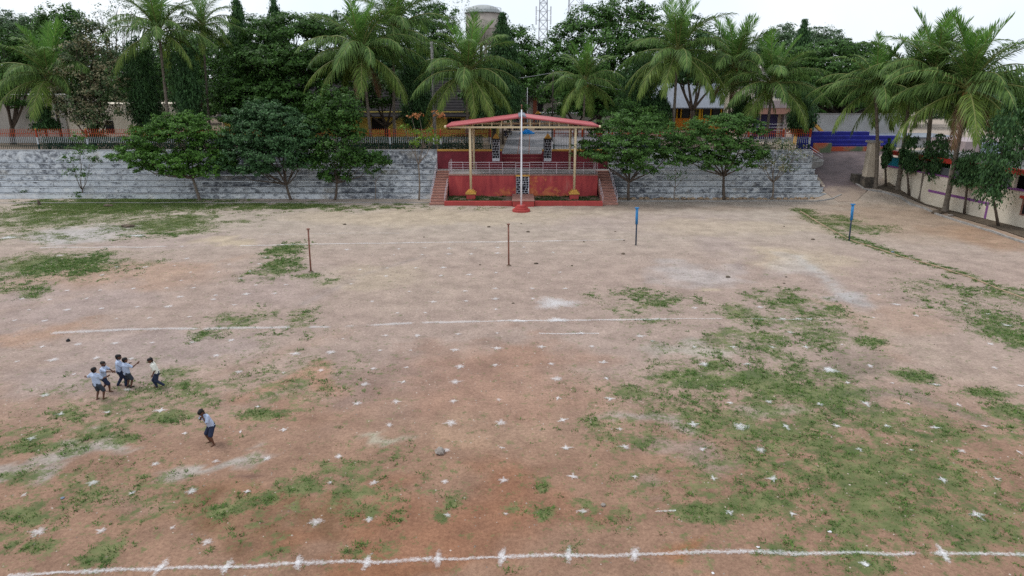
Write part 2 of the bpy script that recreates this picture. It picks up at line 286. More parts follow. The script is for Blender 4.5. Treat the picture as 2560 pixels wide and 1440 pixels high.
M['chalk'] = chalk_mat('lime_powder', 0.82); M['chalk_dim'] = chalk_mat('worn_lime_powder', 0.60)
def field_mat():
    m, n, b = new_mat('bare_red_earth')
    g = N(n, 'ShaderNodeNewGeometry')
    col = N(n, 'ShaderNodeAttribute', attribute_name='earth'); gr = N(n, 'ShaderNodeAttribute', attribute_name='turf')
    n1 = N(n, 'ShaderNodeTexNoise', Scale=0.7, Detail=9.0, Roughness=0.72); n.links.new(g.outputs['Position'], n1.inputs[0])
    n2 = N(n, 'ShaderNodeTexNoise', Scale=9.0, Detail=5.0, Roughness=0.7); n.links.new(g.outputs['Position'], n2.inputs[0])
    r1 = ramp(n, [(0.3, (0.70, 0.68, 0.68)), (0.7, (1.22, 1.22, 1.22))]); n.links.new(n1.outputs['Fac'], r1.inputs[0])
    r2 = ramp(n, [(0.3, (0.72, 0.70, 0.69)), (0.72, (1.24, 1.25, 1.26))]); n.links.new(n2.outputs['Fac'], r2.inputs[0])
    a = N(n, 'ShaderNodeMixRGB', blend_type='MULTIPLY'); a.inputs[0].default_value = 1; n.links.new(col.outputs['Color'], a.inputs[1]); n.links.new(r1.outputs[0], a.inputs[2])
    c = N(n, 'ShaderNodeMixRGB', blend_type='MULTIPLY'); c.inputs[0].default_value = 1; n.links.new(a.outputs[0], c.inputs[1]); n.links.new(r2.outputs[0], c.inputs[2])
    n5 = N(n, 'ShaderNodeTexNoise', Scale=24.0, Detail=3.0, Roughness=0.7); n.links.new(g.outputs['Position'], n5.inputs[0])
    r5 = ramp(n, [(0.30, (0.62, 0.60, 0.59)), (0.45, (0.98, 0.98, 0.98)), (0.72, (1.28, 1.28, 1.30))]); n.links.new(n5.outputs['Fac'], r5.inputs[0])
    c5 = N(n, 'ShaderNodeMixRGB', blend_type='MULTIPLY'); c5.inputs[0].default_value = 0.6; n.links.new(c.outputs[0], c5.inputs[1]); n.links.new(r5.outputs[0], c5.inputs[2]); c = c5
    n3 = N(n, 'ShaderNodeTexNoise', Scale=2.6, Detail=8.0, Roughness=0.74); n.links.new(g.outputs['Position'], n3.inputs[0])
    ad = N(n, 'ShaderNodeMath', operation='MULTIPLY_ADD'); n.links.new(gr.outputs['Fac'], ad.inputs[0]); ad.inputs[1].default_value = 0.26; n.links.new(n3.outputs['Fac'], ad.inputs[2])
    fz_ = N(n, 'ShaderNodeMath', operation='MULTIPLY_ADD'); n.links.new(n2.outputs['Fac'], fz_.inputs[0]); fz_.inputs[1].default_value = 0.30; n.links.new(ad.outputs[0], fz_.inputs[2])
    ad = N(n, 'ShaderNodeMath', operation='SUBTRACT'); n.links.new(fz_.outputs[0], ad.inputs[0]); ad.inputs[1].default_value = 0.15
    rg = ramp(n, [(0.585, 0.0), (0.64, 0.55), (0.74, 0.92)]); n.links.new(ad.outputs[0], rg.inputs[0])
    n4 = N(n, 'ShaderNodeTexNoise', Scale=1.1, Detail=6.0, Roughness=0.7); n.links.new(g.outputs['Position'], n4.inputs[0])
    gc = ramp(n, [(0.3, (0.048, 0.080, 0.026)), (0.5, (0.095, 0.125, 0.044)), (0.7, (0.19, 0.20, 0.09))]); n.links.new(n4.outputs['Fac'], gc.inputs[0])
    mm = N(n, 'ShaderNodeMixRGB'); n.links.new(rg.outputs[0], mm.inputs[0]); n.links.new(c.outputs[0], mm.inputs[1]); n.links.new(gc.outputs[0], mm.inputs[2])
    n.links.new(mm.outputs[0], b.inputs['Base Color']); b.inputs['Roughness'].default_value = 0.95
    bp = N(n, 'ShaderNodeBump', Strength=0.5, Distance=0.05); n.links.new(n2.outputs['Fac'], bp.inputs['Height']); n.links.new(bp.outputs[0], b.inputs['Normal'])
    return m
M['field'] = field_mat()

# ------------------------------------------------------------------ mesh helpers
ORG = {}
def tag(o, label=None, cat=None, group=None, kind=None):
    if label: o['label'] = label
    if cat: o['category'] = cat
    if group: o['group'] = group
    if kind: o['kind'] = kind
    return o
def thing(name, label, cat, loc=(0, 0, 0), group=None):
    o = bpy.data.objects.new(name, None); C.objects.link(o); o.location = loc; o.empty_display_size = 0.3
    ORG[o.name] = Vector(loc)
    return tag(o, label, cat, group)
def link(name, me, parent=None, loc=None):
    o = bpy.data.objects.new(name, me); C.objects.link(o)
    if parent is not None: o.parent = parent
    if loc is not None: o.location = loc
    return o
class MB:
    def __init__(s): s.v = []; s.f = []; s.m = []
    def add(s, vs, fs, mi=0):
        k = len(s.v); s.v += [tuple(p) for p in vs]; s.f += [tuple(i + k for i in f) for f in fs]; s.m += [mi] * len(fs); return s
    def box(s, x0, x1, y0, y1, z0, z1, mi=0):
        vs = [(x0, y0, z0), (x1, y0, z0), (x1, y1, z0), (x0, y1, z0), (x0, y0, z1), (x1, y0, z1), (x1, y1, z1), (x0, y1, z1)]
        return s.add(vs, [(0, 3, 2, 1), (4, 5, 6, 7), (0, 1, 5, 4), (1, 2, 6, 5), (2, 3, 7, 6), (3, 0, 4, 7)], mi)
    def prism(s, pts, axis_a, axis_b, mi=0):
        """closed polygon pts (list of 3D) extruded by vector axis_b"""
        n = len(pts); a = [Vector(p) for p in pts]; b = [p + Vector(axis_b) for p in a]
        fs = [tuple(range(n - 1, -1, -1)), tuple(range(n, 2 * n))] + [(i, (i + 1) % n, n + (i + 1) % n, n + i) for i in range(n)]
        return s.add(a + b, fs, mi)
    def tube(s, pts, rad, n=8, mi=0, caps=True):
        pts = [Vector(p) for p in pts]
        if not hasattr(rad, '__len__'): rad = [rad] * len(pts)
        rings = []; prev = None
        for i, p in enumerate(pts):
            t = (pts[min(i + 1, len(pts) - 1)] - pts[max(i - 1, 0)])
            t = t.normalized() if t.length > 1e-9 else Vector((0, 0, 1))
            u = prev - t * prev.dot(t) if prev is not None else (Vector((1, 0, 0)) if abs(t.x) < .8 else Vector((0, 1, 0)))
            u = (u - t * u.dot(t)).normalized(); prev = u; v = t.cross(u)
            rings.append([p + (u * math.cos(2 * math.pi * k / n) + v * math.sin(2 * math.pi * k / n)) * rad[i] for k in range(n)])
        vs = [q for r in rings for q in r]; fs = []
        for i in range(len(pts) - 1):
            for k in range(n): fs.append((i * n + k, i * n + (k + 1) % n, (i + 1) * n + (k + 1) % n, (i + 1) * n + k))
        if caps: fs += [tuple(range(n - 1, -1, -1)), tuple((len(pts) - 1) * n + k for k in range(n))]
        return s.add(vs, fs, mi)
    def disc(s, c, r0, r1, z0, z1, n=28, mi=0, a0=0, a1=2 * math.pi):
        full = abs(a1 - a0 - 2 * math.pi) < 1e-6; k = n if full else n + 1
        an = [a0 + (a1 - a0) * i / n for i in range(k)]
        b = [(c[0] + r0 * math.cos(a), c[1] + r0 * math.sin(a), z0) for a in an]; t = [(c[0] + r1 * math.cos(a), c[1] + r1 * math.sin(a), z1) for a in an]
        if not full: b.append((c[0], c[1], z0)); t.append((c[0], c[1], z1)); k += 1
        fs = [tuple(range(k - 1, -1, -1)), tuple(range(k, 2 * k))] + [(i, (i + 1) % k, k + (i + 1) % k, k + i) for i in range(k)]
        return s.add(b + t, fs, mi)
    def ball(s, c, r, nu=10, nv=7, mi=0):
        if not hasattr(r, '__len__'): r = (r, r, r)
        vs = [(c[0], c[1], c[2] - r[2])]; 
        for j in range(1, nv):
            ph = -math.pi / 2 + math.pi * j / nv
            for i in range(nu):
                th = 2 * math.pi * i / nu; vs.append((c[0] + r[0] * math.cos(ph) * math.cos(th), c[1] + r[1] * math.cos(ph) * math.sin(th), c[2] + r[2] * math.sin(ph)))
        vs.append((c[0], c[1], c[2] + r[2])); L = len(vs) - 1; fs = []
        for i in range(nu):
            fs.append((0, 1 + (i + 1) % nu, 1 + i)); fs.append((L, L - nu + i, L - nu + (i + 1) % nu))
            for j in range(nv - 2):
                a = 1 + j * nu; fs.append((a + i, a + (i + 1) % nu, a + nu + (i + 1) % nu, a + nu + i))
        return s.add(vs, fs, mi)
    def mesh(s, name, mats, org=(0, 0, 0), smooth=False):
        me = bpy.data.meshes.new(name); o = Vector(org)
        me.from_pydata([tuple(Vector(p) - o) for p in s.v], [], s.f)
        for m in (mats if isinstance(mats, (list, tuple)) else [mats]): me.materials.append(M[m])
        if any(s.m): me.polygons.foreach_set('material_index', s.m)
        if smooth: me.polygons.foreach_set('use_smooth', [True] * len(s.f))
        me.update(); return me
    def build(s, name, mats, parent=None, smooth=False, bevel=0):
        org = ORG.get(parent.name, Vector()) if parent is not None else Vector()
        o = link(name, s.mesh(name, mats, org, smooth), parent)
        if parent is not None: ORG[o.name] = org
        if bevel:
            b = o.modifiers.new('bevel', 'BEVEL'); b.width = bevel; b.segments = 2; b.limit_method = 'ANGLE'
        return o
def np_mesh(name, verts, k, mats, smooth=False, faces=None):
    """verts (N*k,3): each k consecutive make a face (k 3 or 4), unless faces given"""
    me = bpy.data.meshes.new(name); verts = np.asarray(verts, np.float32)
    if faces is None: faces = np.arange(len(verts)).reshape(-1, k)
    faces = np.asarray(faces, np.int32); nf, kk = faces.shape
    me.vertices.add(len(verts)); me.vertices.foreach_set('co', verts.ravel())
    me.loops.add(nf * kk); me.loops.foreach_set('vertex_index', faces.ravel())
    me.polygons.add(nf); me.polygons.foreach_set('loop_start', np.arange(0, nf * kk, kk, dtype=np.int32))
    for m in (mats if isinstance(mats, (list, tuple)) else [mats]): me.materials.append(M[m])
    if smooth: me.polygons.foreach_set('use_smooth', np.ones(nf, bool))
    me.update(calc_edges=True); return me
def vnoise(x, y, seed=0):
    xi = np.floor(x).astype(np.int64); yi = np.floor(y).astype(np.int64); fx = x - xi; fy = y - yi
    fx = fx * fx * (3 - 2 * fx); fy = fy * fy * (3 - 2 * fy)
    def h(a, b):
        n = (a * 374761393 + b * 668265263 + seed * 1442695041) & 0xffffffff
        n = ((n ^ (n >> 13)) * 1274126177) & 0xffffffff
        return ((n ^ (n >> 16)) & 0xffff) / 65535.0
    return (h(xi, yi) * (1 - fx) + h(xi + 1, yi) * fx) * (1 - fy) + (h(xi, yi + 1) * (1 - fx) + h(xi + 1, yi + 1) * fx) * fy
def fbm(x, y, seed=0, o=4):
    s = 0; a = 0.5; t = 0
    for i in range(o): s = s + a * vnoise(x * 2 ** i, y * 2 ** i, seed + i); t += a; a *= 0.55
    return s / t

# ------------------------------------------------------------------ the field (one sheet to the horizon)
def ell(cx, cy, rx, ry):
    c = ground(cx, cy); a = ground(cx, cy - ry); b = ground(cx, cy + ry)
    return c.x, (a.y + b.y) / 2, rx / F * depth(c.y, 0), abs(a.y - b.y) / 2
# turf patches: photo position, size, density, dryness
TURF = [(300,513,230,24,.8,.2),(120,535,150,18,.6,.3),(100,558,120,22,.6,.3),(40,592,70,16,.5,.4),(410,562,120,26,.75,.3),(480,580,50,10,.6,.5),(640,517,420,7,.6,.2),
 (120,668,180,28,.85,.4),(60,640,60,14,.5,.5),(60,722,80,22,.6,.4),(245,653,70,10,.5,.4),(150,598,80,9,.5,.5),(620,550,40,6,.5,.4),
 (712,625,42,18,.85,.6),(700,665,52,26,.85,.6),(775,690,40,7,.8,.5),(820,705,30,12,.4,.4),
 (560,815,85,28,.5,.5),(655,790,45,16,.4,.5),(750,795,38,26,.55,.7),(700,840,70,24,.4,.6),(505,836,24,16,.6,.4),
 (430,978,110,45,.6,.6),(640,965,140,50,.42,.7),(655,1035,72,13,.85,.3),(412,1045,52,22,.85,.4),(200,1050,100,17,.65,.5),(330,1015,110,24,.35,.6),(430,930,70,17,.5,.5),(760,1010,90,28,.3,.7),
 (90,1110,140,24,.9,.5),(230,1090,80,20,.75,.5),(302,1098,42,18,.9,.5),(60,1190,70,26,.5,.6),(250,1150,20,8,.4,.3),
 (55,1285,55,26,.85,.5),(222,1250,38,30,.6,.2),(190,1272,60,11,.6,.3),(92,1300,30,11,.85,.1),(110,1362,60,20,.7,.2),(258,1385,52,46,.95,.0),(25,1365,26,24,.7,.1),(250,1305,18,8,.6,.1),
 (560,1276,52,17,.95,.0),(650,1246,62,14,.75,.1),(755,1214,72,22,.85,.1),(850,1172,80,26,.45,.2),(885,1232,90,42,.42,.1),(805,1160,40,18,.4,.3),(915,1278,70,34,.38,.1),(640,1148,30,20,.5,.4),(690,1385,42,22,.5,.1),(885,1378,36,14,.6,.1),(480,1235,40,40,.25,.2),(1000,1210,40,50,.3,.1),
 (1560,735,100,12,.35,.5),(1650,756,70,14,.6,.3),(1600,772,70,18,.4,.6),(1640,806,60,13,.5,.5),(1480,738,24,6,.5,.4),
 (1960,745,75,24,.65,.5),(1920,792,130,22,.55,.6),(2055,790,80,22,.5,.4),(2085,772,34,13,.8,.3),(1890,852,170,34,.42,.6),(2100,850,100,42,.4,.4),(2172,855,36,12,.9,.1),
 (1830,935,180,24,.85,.3),(1750,948,110,28,.7,.3),(1950,890,80,26,.5,.5),(1985,982,150,48,.75,.3),(2290,943,52,17,.85,.2),(1690,1000,160,38,.45,.4),(1790,1055,220,60,.5,.3),(2100,1055,260,80,.45,.5),(2350,1095,230,60,.42,.5),
 (2150,1175,260,70,.62,.4),(2000,1235,120,40,.5,.3),(2350,1200,200,60,.5,.4),(1905,1262,100,40,.7,.1),(1775,1282,100,32,.6,.1),(2105,1320,54,22,1.3,-.2),(2250,1285,210,60,.6,.3),(2450,1305,130,60,.5,.4),(2155,1395,85,46,.85,.2),(2410,1392,180,40,.42,.3),(1950,1372,80,20,.5,.1),(1640,1200,170,80,.22,.2),(1620,1095,130,60,.28,.3),(2535,1030,60,28,.75,.4),(2470,985,60,16,.6,.2),(1560,1330,240,50,.24,.1),
 (2105,545,50,10,.5,.3),(2160,572,62,13,.75,.3),(2080,562,30,8,.6,.2),(2390,722,70,24,.5,.2),(2465,800,80,46,.5,.2),(2525,842,60,36,.65,.2),(2500,735,80,24,.5,.4),(2320,735,60,12,.3,.3),
 (2050,1190,560,280,.30,.4),(2380,1330,340,150,.5,.3),(350,1010,320,90,.32,.65),(720,960,220,80,.30,.7),(450,1270,440,130,.26,.3),(900,1235,200,120,.32,.1),(120,1300,170,120,.34,.4),(250,545,330,40,.36,.4),(1900,880,260,70,.26,.5),(2450,780,150,80,.3,.3),(1350,1215,22,9,.8,0),(1137,1257,15,11,.8,0),(1287,1270,10,8,.8,0),(1360,1283,14,11,.9,0),(1462,1262,34,18,.6,0),(1478,1056,26,11,.7,0),(990,1288,12,10,.8,0),(1102,1290,12,9,.7,0),(1040,1215,22,9,.5,0),(960,1370,14,10,.7,0),(1555,1280,20,12,.6,0),(1290,1410,60,12,.2,0),(1120,1350,200,30,.12,0)]
TURF = [(a, b, c, d, min(1.3, e * (1.75 if a > 1480 and b > 840 else 1.3)), f) for a, b, c, d, e, f in TURF]
for i in range(26):                                  # turf along the kerb line on the right
    t = i / 25; KP = [(2000,528),(2050,560),(2130,602),(2250,640),(2420,692),(2570,750)]
    j = min(int(t * 5), 4); u = t * 5 - j
    TURF.append((KP[j][0] * (1 - u) + KP[j + 1][0] * u + 6, KP[j][1] * (1 - u) + KP[j + 1][1] * u - 1, 26, 4.5, .75, .2))
# earth colour patches: photo position, size, colour, strength
PALE, ORG_, SAND, PINK, DARK, GREY = (.47,.42,.41), (.315,.135,.072), (.47,.35,.245), (.37,.265,.235), (.19,.12,.085), (.42,.38,.36)
EARTH = [(200,585,150,25,PALE,.6),(450,605,240,22,PINK,.5),(560,605,90,16,SAND,.9),(1200,540,500,22,SAND,.5),(1000,545,300,22,SAND,.4),(1690,520,330,9,DARK,.45),(1650,560,300,30,PINK,.5),(1820,570,260,22,SAND,.5),
 (1740,690,130,38,PALE,.45),(1990,650,160,38,SAND,.7),(1990,670,90,30,PALE,.35),(2120,745,40,26,PALE,.55),(1770,735,50,10,SAND,.8),(2300,560,300,50,(.33,.20,.125),.55),(2480,600,120,40,(.33,.17,.09),.5),
 (2250,810,130,60,(.40,.25,.18),.6),(2420,900,160,70,(.40,.28,.22),.6),(300,690,260,40,(.40,.235,.16),.6),(100,830,120,26,(.40,.22,.14),.6),(900,700,180,30,(.44,.33,.23),.6),(1000,720,300,70,(.42,.31,.24),.3),
 (1250,900,260,60,(.34,.18,.12),.75),(1050,960,220,90,(.30,.17,.125),.6),(900,940,150,80,(.29,.185,.15),.5),(1250,1000,300,70,(.37,.20,.135),.6),(1150,1110,120,60,(.40,.235,.15),.6),(1250,1080,330,60,(.38,.23,.155),.5),
 (740,960,130,30,(.40,.20,.12),.6),(620,1060,150,26,(.33,.175,.115),.6),(750,1050,150,60,(.33,.18,.12),.6),(920,1103,85,15,(.42,.34,.25),1.),(240,1150,130,34,(.43,.36,.31),.8),(570,1135,120,16,(.43,.36,.31),.8),(680,1140,60,20,(.42,.36,.32),.5),(60,1160,80,18,(.43,.36,.31),.7),(150,1200,80,22,(.40,.34,.30),.7),
 (1050,1330,330,110,ORG_,.7),(950,1390,240,60,(.30,.125,.06),.6),(1300,1250,240,70,ORG_,.5),(650,1300,300,70,(.30,.155,.09),.8),(400,1330,220,60,(.33,.18,.11),.6),(560,1240,130,50,(.31,.155,.085),.6),(330,1260,150,30,(.36,.215,.15),.5),(1720,1420,90,26,(.38,.16,.07),.8),
 (540,1310,26,60,(.20,.10,.045),.6),(750,1270,40,50,(.20,.10,.045),.6),(655,1185,30,14,(.17,.09,.065),.8),(800,1330,50,30,(.24,.10,.05),.7),(510,1255,60,26,(.26,.13,.065),.5),
 (2130,930,110,30,(.21,.155,.12),.7),(2230,1010,150,35,(.23,.17,.135),.6),(2150,910,90,26,(.22,.155,.12),.5),(1700,1150,130,40,(.33,.24,.20),.6),(1600,1060,90,20,(.42,.35,.31),.6),(1730,870,120,28,(.42,.36,.30),.6),(1900,1010,80,26,(.38,.32,.26),.5),
 (1800,620,70,30,(.37,.27,.24),.5),(150,760,220,60,(.37,.265,.235),.7),(430,860,260,50,(.36,.26,.23),.7),(200,940,200,60,(.36,.265,.235),.6),(700,720,160,60,PINK,.5)]
BRN = (.20, .10, .05)
STREAK = [(470,1240,600,1385,.22,BRN,.8),(500,1225,640,1370,.18,BRN,.7),(430,1230,520,1330,.2,BRN,.6),(700,1235,840,1345,.22,BRN,.8),(740,1250,830,1320,.2,BRN,.7),(660,1290,760,1400,.2,BRN,.5),(1995,640,2140,760,.5,(.46,.42,.40),.5),(2130,790,2560,1010,.9,(.43,.31,.24),.5),(2090,760,2250,900,.6,(.40,.25,.18),.5),(1840,640,1860,690,.3,(.30,.22,.20),.6),(880,700,760,760,.3,(.30,.23,.21),.5),(900,690,1060,640,.25,(.30,.23,.21),.5),(380,700,620,640,.6,(.42,.26,.18),.5),(0,780,420,690,.7,(.42,.28,.21),.45),(560,930,860,830,.6,(.42,.26,.19),.4),(600,1100,1000,1000,.5,(.36,.2,.13),.4)]
def fine(a, b, step): return np.arange(a, b + step * .5, step)
def grow(start, sign, n, first, k): return start + sign * np.cumsum(first * k ** np.arange(n))
xs = np.concatenate([grow(-52, -1, 26, .6, 1.3)[::-1], fine(-52, 52, .22), grow(52, 1, 26, .6, 1.3)])
ys = np.concatenate([grow(11, -1, 16, .6, 1.3)[::-1], fine(11, 66.4, .22), fine(66.8, 80, .4), grow(80, 1, 26, .6, 1.3)])
GX, GY = np.meshgrid(xs, ys); GZ = hz(GX, GY)
inside = (np.abs(GX) < 60) & (GY > 5) & (GY < 68)
GZ = GZ + np.where(inside, (fbm(GX * .35, GY * .35, 5, 3) - .5) * .10 + (fbm(GX * 1.7, GY * 1.7, 9, 2) - .5) * .025, 0)
def turf_at(X, Y):
    t = np.zeros_like(X); dry = np.zeros_like(X)
    wx = X + (fbm(X * .7, Y * .7, 21, 5) - .5) * 3.6; wy = Y + (fbm(X * .7, Y * .7, 33, 5) - .5) * 4.6
    for cx, cy, rx, ry, d, dr in TURF:
        ex, ey, ax, ay = ell(cx, cy, rx, ry); ax = max(ax, .25); ay = max(ay, .35)
        q = ((wx - ex) / ax) ** 2 + ((wy - ey) / ay) ** 2
        if ax < 1.2: q = ((X - ex) / ax) ** 2 + ((Y - ey) / ay) ** 2
        v = d * np.exp(-.95 * q)
        dry = np.where(v > t, dr, dry); t = np.maximum(t, v)
    return t, dry
def earth_at(X, Y):
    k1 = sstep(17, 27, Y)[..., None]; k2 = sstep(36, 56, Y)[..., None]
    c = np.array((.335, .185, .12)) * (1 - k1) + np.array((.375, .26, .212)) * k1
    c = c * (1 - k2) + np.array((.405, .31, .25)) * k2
    wx = X + (fbm(X * .5, Y * .5, 51, 4) - .5) * 3.5; wy = Y + (fbm(X * .5, Y * .5, 63, 4) - .5) * 5
    for cx, cy, rx, ry, col, a in EARTH:
        ex, ey, ax, ay = ell(cx, cy, rx, ry)
        q = ((wx - ex) / ax) ** 2 + ((wy - ey) / ay) ** 2
        wgt = (a * np.clip(1.25 - q, 0, 1) ** 1.0)[..., None]
        c = c * (1 - wgt) + np.array(col) * wgt
    for x0_, y0_, x1_, y1_, wd_, col, a in STREAK:
        p, q = ground(x0_, y0_), ground(x1_, y1_); dx, dy = q.x - p.x, q.y - p.y; L2 = dx * dx + dy * dy
        t_ = np.clip(((X - p.x) * dx + (Y - p.y) * dy) / L2, 0, 1); ds = np.hypot(X - p.x - t_ * dx, Y - p.y - t_ * dy)
        wgt = (a * np.exp(-(ds / wd_) ** 2) * np.clip(fbm(X * 2.3, Y * 2.3, 91, 3) * 2 - .25, 0, 1))[..., None]; c = c * (1 - wgt) + np.array(col) * wgt
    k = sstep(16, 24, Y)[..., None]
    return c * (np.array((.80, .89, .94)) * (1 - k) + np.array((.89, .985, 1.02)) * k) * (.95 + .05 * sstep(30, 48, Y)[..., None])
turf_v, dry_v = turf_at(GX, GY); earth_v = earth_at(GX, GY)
turf_v = np.where(inside, np.clip(turf_v, 0, 1.2) + (fbm(GX * 1.1, GY * 1.1, 77, 4) - .5) * .9 * np.clip(turf_v * 3, 0, 1), 0)
nx, ny = len(xs), len(ys)
idx = np.arange(nx * ny).reshape(ny, nx)
fc = np.stack([idx[:-1, :-1], idx[:-1, 1:], idx[1:, 1:], idx[1:, :-1]], -1).reshape(-1, 4)
fm = np_mesh('field', np.stack([GX, GY, GZ], -1).reshape(-1, 3), 4, 'field', True, fc)
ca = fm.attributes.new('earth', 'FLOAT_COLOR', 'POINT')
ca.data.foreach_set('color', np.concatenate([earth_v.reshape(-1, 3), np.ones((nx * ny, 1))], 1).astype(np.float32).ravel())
ta = fm.attributes.new('turf', 'FLOAT', 'POINT'); ta.data.foreach_set('value', turf_v.astype(np.float32).ravel())
field = link('field', fm); tag(field, 'bare red-brown earth sports field with patchy turf', kind='structure')
def fz(X, Y): return float(hz(X, Y)) + (float(fbm(np.array(X * .35), np.array(Y * .35), 5, 3)) - .5) * .10 + (float(fbm(np.array(X * 1.7), np.array(Y * 1.7), 9, 2)) - .5) * .025

# grass tufts on the turf patches
rng = np.random.default_rng(4)
def scatter_grass(name, label, n, dry_sel, m, hgt):
    X = rng.uniform(-52, 52, n); Y = np.sqrt(rng.uniform(90, 66 ** 2, n))
    t, d = turf_at(X, Y)
    no = fbm(X * 1.1, Y * 1.1, 77, 4); keep = rng.uniform(0, 1, n) < np.clip((t + (no - .5) * 1.1 - .16) * 1.5, 0, 1) * (t > .06)
    keep &= (np.abs(X) < 5.0 + Y * .74) & ~((X > -7.9) & (X < 10.1) & (Y > 61.4)) & (Y < 65.8)
    sel = rng.uniform(0, 1, n) < d + .12
    keep &= (sel if dry_sel else ~sel)
    X, Y = X[keep], Y[keep]; k = len(X)
    Z = hz(X, Y) + (fbm(X * .35, Y * .35, 5, 3) - .5) * .10 - .012
    vs = []
    for b in range(3):
        a = rng.uniform(0, 2 * np.pi, k); h = hgt * rng.uniform(.5, 1.4, k) * (1 + .35 * (Y > 58)); wd = rng.uniform(.008, .016, k) * (1 + Y / 22)
        ox = rng.normal(0, .07, k); oy = rng.normal(0, .07, k); ln = h * rng.uniform(.3, 1.1, k); la = rng.uniform(0, 2 * np.pi, k)
        p = np.stack([X + ox, Y + oy, Z], -1); dv = np.stack([np.cos(a) * wd, np.sin(a) * wd, 0 * a], -1)
        tip = p + np.stack([np.cos(la) * ln, np.sin(la) * ln, h], -1)
        vs.append(np.stack([p - dv, p + dv, tip], 1))
    me = np_mesh(name, np.concatenate(vs).reshape(-1, 3), 3, m)
    tag(link(name, me), label, 'grass', kind='stuff'); return k
def clumps(n):
    X = rng.uniform(-30, 34, n); Y = np.sqrt(rng.uniform(150, 50 ** 2, n)); t, d = turf_at(X, Y); no = fbm(X * 1.6, Y * 1.6, 44, 3)
    keep = (rng.uniform(0, 1, n) < np.clip((t * (1.1 - .6 * d) + (no - .5) * 1.5 - .22) * .9, 0, .6) * np.clip(t * 5 - .25, 0, 1)) & (np.abs(X) < 4 + Y * .75); X, Y = X[keep], Y[keep]; k = len(X)
    Z = hz(X, Y) + (fbm(X * .35, Y * .35, 5, 3) - .5) * .10 - .015; sc = rng.uniform(.5, 1.5, k); vs = []
    for b in range(9):
        a = rng.uniform(0, 2 * np.pi, k); ln = .09 * sc * rng.uniform(.5, 1.2, k); h = .075 * sc * rng.uniform(.35, 1.1, k); wd = (.010 + .0004 * Y) * rng.uniform(.7, 1.3, k)
        ra = rng.uniform(0, 2 * np.pi, k); rr = rng.uniform(0, .09, k) * sc
        p = np.stack([X + np.cos(ra) * rr, Y + np.sin(ra) * rr, Z], -1); dv = np.stack([-np.sin(a) * wd, np.cos(a) * wd, 0 * a], -1)
        vs.append(np.stack([p - dv, p + dv, p + np.stack([np.cos(a) * ln, np.sin(a) * ln, h], -1)], 1))
    tag(link('grass_clumps', np_mesh('grass_clumps', np.concatenate(vs).reshape(-1, 3), 3, 'grass_clump')), 'taller dark green grass clumps dotted through the turf', 'grass', kind='stuff')
M['grass_clump'] = leaf_mat('grass_clump_blade', (0.036, 0.085, 0.022), (0.155, 0.26, 0.06), 0.32)
clumps(220000)
scatter_grass('grass', 'short green grass tufts growing in patches on the field', 900000, False, 'grass', .035)
scatter_grass('dry_grass', 'yellowish dry grass tufts mixed into the field turf', 600000, True, 'grass_dry', .03)

# ------------------------------------------------------------------ terrace, path and ramp
TZ = 3.7
OX0, OX1 = -1.04, 3.12
t = MB()
t.box(-300, OX0, 71.05, 500, -.6, TZ); t.box(OX0, OX1, 72.35, 500, -.6, TZ); t.box(OX1, 30.95, 71.05, 500, -.6, TZ)
tag(t.build('upper_terrace', 'terrace'), 'earth terrace behind the stands', kind='structure')
t = MB(); t.prism([(-1.10, 72.35, TZ + .018), (3.25, 72.35, TZ + .018), (5.5, 107, TZ + .018), (-.3, 107, TZ + .018)], None, (0, 0, .012))
tag(t.build('paved_path', 'path'), 'grey paved path leading away behind the stage', kind='structure')
t = MB(); t.box(3.6, 16, 73.6, 108, TZ - .1, TZ + .014)
tag(t.build('paved_yard', 'path'), 'pale paved yard right of the path', kind='structure')
t = MB()
for x in (.55, 1.75):
    t.prism([(x, 72.4, TZ + .036), (x + .09, 72.4, TZ + .036), (x * 1.15 + .8, 106, TZ + .036), (x * 1.15 + .7, 106, TZ + .036)], None, (0, 0, .004))
tag(t.build('paving_joint', 'terracotta', None), 'dark joint lines along the paved path', kind='structure')
yy = np.linspace(63.4, 79, 40); vs = []; fs = []
for i, y in enumerate(yy):
    x0 = 30.98; x1 = 36.6 + max(0, y - 71) * .9 if y > 68 else 32.6 + (y - 63.4) * .87
    x1 = min(x1, 44)
    for x in np.linspace(x0, x1, 8): vs.append((x, y, float(hz(x, y)) + .03 * min(1, (y - 63.2) / 1.5) + .012))
for i in range(39):
    for j in range(7): a = i * 8 + j; fs.append((a, a + 1, a + 9, a + 8))
t = MB(); t.add(vs, fs); tag(t.build('ramp_road', 'ramp', None, True), 'mauve paved ramp rising beside the right stand', kind='structure')

# ------------------------------------------------------------------ stepped stands
SY0, TREAD, RISE = 65.9, 0.78, 0.50
def stand(label, x0, x1, cuts):
    g = thing('stepped_stand', label, 'stand', ((x0 + x1) / 2, SY0, 0), 'stepped concrete stands either side of the stage')
    for k in range(7):
        y0 = SY0 + k * TREAD; z0 = k * RISE - (.5 if k == 0 else 0); z1 = (k + 1) * RISE if k < 6 else 4.25
        ex = 0
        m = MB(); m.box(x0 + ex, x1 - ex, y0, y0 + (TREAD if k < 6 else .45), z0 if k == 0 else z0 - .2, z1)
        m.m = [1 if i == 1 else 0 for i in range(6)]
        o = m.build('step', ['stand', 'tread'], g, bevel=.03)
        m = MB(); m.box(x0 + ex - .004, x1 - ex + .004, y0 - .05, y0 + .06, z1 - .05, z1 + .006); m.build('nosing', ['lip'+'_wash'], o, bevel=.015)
    m = MB(); m.box(x0 - .01, x1 + .01, SY0 + 6 * TREAD - .05, SY0 + 6 * TREAD + .5, 4.255, 4.32); m.build('coping', 'concrete', g, bevel=.02)
    for x in cuts:                                    # construction joints in the whitewash
        for k in range(7):
            pass
    return g
